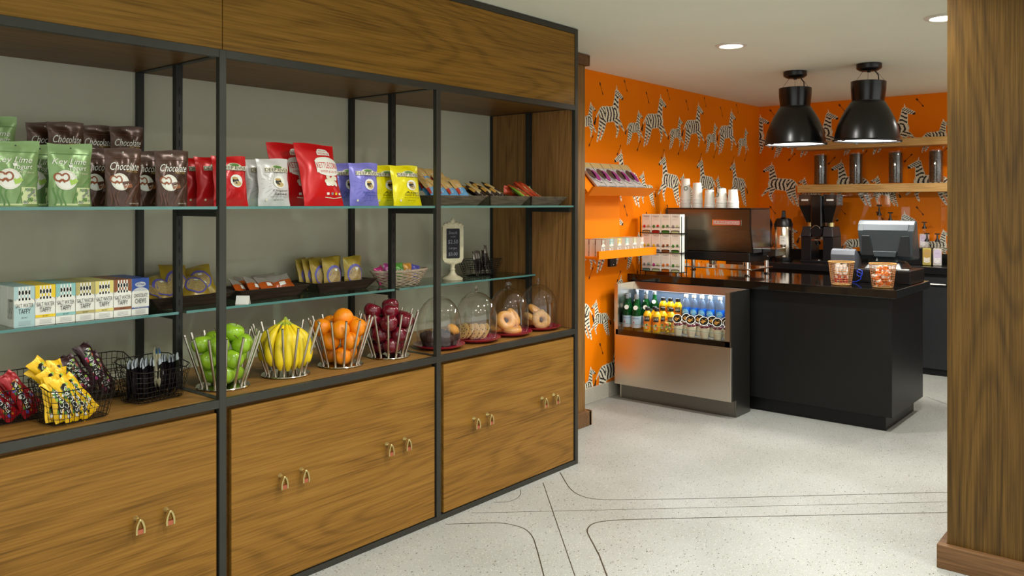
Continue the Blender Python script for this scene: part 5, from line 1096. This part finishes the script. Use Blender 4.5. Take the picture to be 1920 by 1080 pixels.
prf = [(-.035, .065), (-.075, .10), (-.085, .255), (-.085, .27), (-.065, .315), (-.03, .345), (-.01, .343), (.14, .075), (.125, .06)]
b = MB(); b.hexa([(-.175, y, z) if z < .26 else (-.195, y, z) for y, z in prf], [(.175, y, z) if z < .26 else (.195, y, z) for y, z in prf]); b.build('screen_housing', M_TIL, tl, bevel=.010)
MB().hexa([(-.15, -.088, .272), (.15, -.088, .272), (.15, -.080, .272), (-.15, -.080, .272)], [(-.155, -.069, .318), (.155, -.069, .318), (.155, -.060, .318), (-.155, -.060, .318)]).build('top_cover', mat('till_sheen', (76, 84, 92), .4, noise=0), tl, bevel=.003)
for s in (-1, 1): MB().hexa([(s * .075 if s > 0 else -.165, -.083, .09), (.165 if s > 0 else -.075, -.083, .09), (.165 if s > 0 else -.075, -.075, .09), (s * .075 if s > 0 else -.165, -.075, .09)], [(.105 if s > 0 else -.16, -.0885, .235), (.16 if s > 0 else -.105, -.0885, .235), (.16 if s > 0 else -.105, -.08, .235), (.105 if s > 0 else -.16, -.08, .235)]).build('cable_bay', M_TILD, tl, bevel=.004)
MB().hexa([(-.07, -.10, .085), (.07, -.10, .085), (.07, -.07, .085), (-.07, -.07, .085)], [(-.08, -.098, .125), (.08, -.098, .125), (.08, -.07, .125), (-.08, -.07, .125)]).build('port_cover', M_TIL, tl, bevel=.003)
pt = thing('receipt_printer', 'small grey receipt printer with rounded top left of the till', 'printer', (6.20, 1.99, CT), FACE)
prf = [(-.07, 0), (-.07, .10), (-.085, .13), (-.088, .19), (-.075, .222), (-.045, .232), (.08, .15), (.08, 0)]
MB().hexa([(-.085, y, z) for y, z in prf], [(.085, y, z) for y, z in prf]).build('case', mat('printer_grey', (96, 100, 108), .28, noise=0), pt, bevel=.006); MB().box(-.075, .075, -.0725, -.0705, .045, .095).build('front_door', M_TILD, pt)
M_RAT = mat('rattan', (190, 146, 82), .6, noise=.25, nscale=90)
def bucket(x, y, lb, kind):
    o = thing('candy_bucket', lb, 'basket', (x, y, CT), FACE)
    MB().tube([(.083 * math.cos(2 * PI * i / 24), .083 * math.sin(2 * PI * i / 24), .158) for i in range(24)], .0055, 6, True).build('rim', M_RAT, o, smooth=60)
    MB().lathe([(0, .001), (.062, .001), (.064, .006), (0, .006)], n=24).build('base', M_RAT, o)
    b = MB()
    for j in range(1, 10):
        r = .064 + .019 * j / 10; b.tube([(r * math.cos(2 * PI * i / 24), r * math.sin(2 * PI * i / 24), .004 + .0155 * j) for i in range(24)], .0013, 4, True)
    for i in range(22): a = 2 * PI * i / 22; b.cyl((.064 * math.cos(a), .064 * math.sin(a), .004), (.083 * math.cos(a), .083 * math.sin(a), .157), .0012, n=4)
    b.build('wire_weave', mat('gold_wire', (206, 150, 96), .35, .5), o, smooth=60, kind='stuff')
bucket(5.80, 1.895, 'small rattan rimmed wire bucket of white and red packets at left on the counter', 0); bucket(5.80, 1.625, 'small rattan rimmed wire bucket of orange sweets at the counter corner', 1)
w1 = packet('candy_stick', .024, .11, .012, F((236, 234, 230), 'stick_white'), lambda u, v: F((206, 150, 60), 'stick_amber') if .52 < v < .62 else (F((190, 60, 66), 'stick_red') if v < .3 else MC['stick_white']), 61)
for i in range(13):
    a = 2.4 * i; r = .012 + .030 * (i % 4) / 3; place(w1, i > 0, (5.80 + r * math.cos(a), 1.895 + r * math.sin(a), CT + .012 + .024 * (i % 2)), (jit(.12), jit(.2), FACE + jit(.5)), 'white and red wrapped candy stick standing in the left wire bucket', 'candy', 'candy sticks in the left bucket')
w2 = packet('wrapped_sweet', .034, .05, .026, F((236, 110, 26), 'sweet_orange_wrap'), lambda u, v: F((230, 222, 214), 'sweet_clear') if v > .75 or v < .15 else MC['sweet_orange_wrap'], 62)
for i in range(22):
    a = 2.4 * i; l = i // 6; r = .040 - .006 * (i % 3); place(w2, i > 0, (5.80 + r * math.cos(a), 1.625 + r * math.sin(a), CT + .010 + l * .032), (jit(.7), jit(.7), FACE + jit(1)), 'orange wrapped sweet among those filling the corner wire bucket', 'candy', 'orange sweets in the corner bucket')
tag(MB().tube([(6.03, 1.865, 1.02), (6.025, 1.85, 1.035), (6.02, 1.825, 1.03), (6.015, 1.82, 1.0), (6.02, 1.84, .985), (6.025, 1.86, .995), (6.02, 1.855, 1.02), (6.02, 1.83, 1.01), (6.015, 1.83, .97), (6.02, 1.865, .947), (6.05, 1.90, .9435)], .0028, 6).build('data_cable', mat('blue_cable', (24, 60, 200), .4), smooth=60), 'looped bright blue cable in front of the black cash drawer', 'cable')
tag(MB().hexa([(6.12, 1.545, 1.0375), (6.12, 1.62, 1.0375), (6.20, 1.60, 1.0375), (6.20, 1.56, 1.0375)], [(6.12, 1.545, 1.039), (6.12, 1.62, 1.045), (6.20, 1.60, 1.040), (6.20, 1.56, 1.039)]).build('paper_slip', M_WHITE), 'crumpled white paper slip on the cash drawer right of the till foot', 'paper')

# ---- syrup bottles
def syrup(name, liquid, lab, pump=True, bh=.155):
    o = thing('syrup_bottle', '', 'bottle')
    M_ = mat('syrup_' + name, liquid, .08, noise=0, alpha=.75, coat=.6)
    MB().box(-.035, .035, -.035, .035, .001, bh).build('bottle_body', M_, o, bevel=.008)
    MB().lathe([(.030, bh), (.016, bh + .018), (.011, bh + .024), (.014, bh + .034), (.011, bh + .044), (.014, bh + .054), (0, bh + .056)], n=16).build('neck', M_PLEXI, o, smooth=50)
    MB().lathe([(.012, bh + .057), (.021, bh + .058), (.019, bh + .07), (.008, bh + .085), (.006, bh + .12), (0, bh + .12)], n=16).build('pump_collar', M_BLACK, o, smooth=50)
    MB().box(-.022, .022, -.007, .007, bh + .121, bh + .132).build('pump_head', M_BLACK, o, bevel=.003)
    P = Print(flat_fn(-.029, .058, .02, bh - .03, -.0355)); P.lay(1).mat(lab).add([P.fn(x, y, P.off) for x, y in ((.0, .1), (.5, -.02), (1, .1), (1, .9), (.5, 1.02), (0, .9))], [(0, 1, 2, 3, 4, 5)])
    P.lay(2)
    for q in range(4): P.band(T['white'], [(.08, .40 - q * .09), (.5, .33 - q * .09), (.92, .40 - q * .09)], .06)
    P.text('SYRUP', T['grey'], .5, .72, .6, .08); P.build('label', parent=o); return o
s1 = syrup('amber', (222, 204, 110), T['gold']); s2 = syrup('clear', (224, 218, 208), mat('lilac_label', (206, 190, 214), .5, noise=0))
s1.location = (8.0, 1.868, BT); s1.rotation_euler = (0, 0, FACE + .2); tag(s1, 'syrup bottle with yellow label right of the till', 'bottle', 'syrup bottles')
s2.location = (8.0, 1.783, BT); s2.rotation_euler = (0, 0, FACE + .2); tag(s2, 'syrup bottle with lilac and white label at the right end beside the pillar', 'bottle', 'syrup bottles')
rb = MB().mat(M_BLACKL).box(8.02, 8.20, 1.86, 2.38, BT, 1.10).build('bottle_step', bevel=.003); tag(rb, 'black raised step holding syrup bottles behind the till', 'riser')
for (y, z, sc, lb) in ((2.303, 1.1005, 1.36, 'tall pump bottle behind the till, its pump rising at the left'), (2.205, 1.1005, 1.12, 'pump bottle behind the till, right of the tallest pump'), (1.915, 1.1005, .82, 'pump bottle behind the yellow labelled syrup bottle')):
    dup(s2, (8.11, y, z), label=lb, group='syrup bottles', scale=(1, 1, sc), rotz=FACE)

# ---- wooden shelves with jars of beans
for z0, z1, lb in ((1.607, 1.685, 'lower thick light wood shelf on the rear orange wall'), (2.024, 2.095, 'upper thick light wood shelf on the rear orange wall behind the lamps')):
    tag(MB().box(7.98, XB - .0025, -1.2, 3.03, z0, z1).build('wooden_shelf', M_OAK, bevel=.003), lb, 'shelf', 'light wood wall shelves')
jr = thing('bean_jar', '', 'jar'); MB().lathe([(0, .001), (.060, .001), (.062, .004), (.062, .298), (.060, .302), (.058, .302), (.058, .008), (0, .008)], n=32).build('glass_cylinder', M_GLASS, jr, smooth=50)
MB().lathe([(0, .009), (.0572, .009), (.0572, .285), (.04, .290), (0, .290)], n=28).build('beans', beans(), jr, smooth=60, kind='stuff')
for i, (y, lb) in enumerate(((2.845, 'glass jar of coffee beans on the lower shelf, leftmost'), (2.51, 'glass jar of coffee beans on the lower shelf, second from left'), (2.156, 'glass jar of coffee beans on the lower shelf, third from left'), (1.815, 'glass jar of coffee beans on the lower shelf, nearest the pillar'))):
    o = jr if i == 0 else dup(jr); o.location = (8.10, y, 1.6855); tag(o, lb, 'jar', 'bean jars on the lower wooden shelf')

# ================================================================== LAMPS
def pendant(x, y, lb, tilt):
    o = thing('pendant_lamp', lb, 'lamp', (x, y, CEIL)); 
    MB().lathe([(0, -.052), (.062, -.050), (.084, -.036), (.086, -.030), (.086, -.0015), (0, -.0015)], n=32).build('canopy', M_BLACK, o, smooth=40)
    MB().cyl((0, 0, -.062), (0, 0, -.052), .012, n=12).build('cable_grip', M_BLACK, o)
    sh = MB().lathe([(.1165, -.128), (.120, -.130), (.118, -.19), (.109, -.272), (.116, -.276), (.152, -.335), (.182, -.392), (.206, -.455), (.219, -.520), (.223, -.548), (.232, -.553), (.232, -.562), (.220, -.562), (.2185, -.545), (.2145, -.52), (.200, -.455), (.176, -.392), (.146, -.335), (.108, -.28), (.104, -.272), (.112, -.19), (.1145, -.13), (.1165, -.128)], n=48)
    s = sh.build('shade', mat('lamp_black', (12, 12, 13), .27, noise=0), o, smooth=35); s.rotation_euler = (tilt, 0, 0)
    MB().lathe([(.111, -.268), (.1115, -.267), (.1115, -.280), (.111, -.280)], n=40).build('neck_seam', M_BLACK, s)
    MB().lathe([(0, -.300), (.118, -.300), (.118, -.302), (0, -.302)], n=40).build('light_block_disc', M_BLACK, s)  # unseen disc added inside the shade, keeps diffuser glow off the ceiling
    MB().lathe([(0, -.5485), (.2165, -.5485), (.2165, -.5505), (0, -.5505)], n=40).build('diffuser', M_LAMPIN, s)
    for a in (.6, 2.7, 4.8): MB().box(.222, .236, -.010, .010, -.568, -.550).build('clip', M_BLACK, s).rotation_euler = (0, 0, a)
    for a in (.4, 2.5, 4.6): MB().cyl((.045 * math.cos(a), .045 * math.sin(a), -.050), (.112 * math.cos(a), .112 * math.sin(a), -.135), .0012, n=5).build('suspension_wire', M_BLACK, o)
    MB().tube([(.03, -.03, -.05), (.045, -.05, -.08), (.03, -.06, -.15)], .004, 6).build('power_cable', M_BLACK, o)
    light('pendant_light', 'AREA', (x, y, CEIL - .566), 11, (1, .95, .86), .40)
pendant(6.20, 2.37, 'black industrial pendant lamp, the left one hanging over the counter', .0); pendant(6.20, 1.83, 'black industrial pendant lamp, the right one hanging slightly tilted over the counter', .03)
for i, (x, y) in enumerate(LIGHT_XY[:4] + LIGHT_XY[8:9]):
    o = thing('downlight', ['round recessed ceiling downlight over the floor before the cooler', 'round recessed ceiling downlight half hidden by the right wooden pillar'][i] if i < 2 else 'round recessed ceiling downlight elsewhere in the ceiling, row %s' % ('near the shelving end', 'near the camera', 'over the rear aisle')[i - 2], 'ceiling light', (x, y, CEIL))
    MB().lathe([(.072, -.0005), (.100, -.0005), (.098, -.006), (.074, -.010), (.070, -.004), (.072, -.0005)], n=36).build('trim_ring', mat('trim_white', (230, 226, 214), .5), o, smooth=40)
    MB().lathe([(0, -.0010), (.0705, -.0010), (.0705, -.0030), (0, -.0030)], n=32).build('lens', M_DOWN, o)
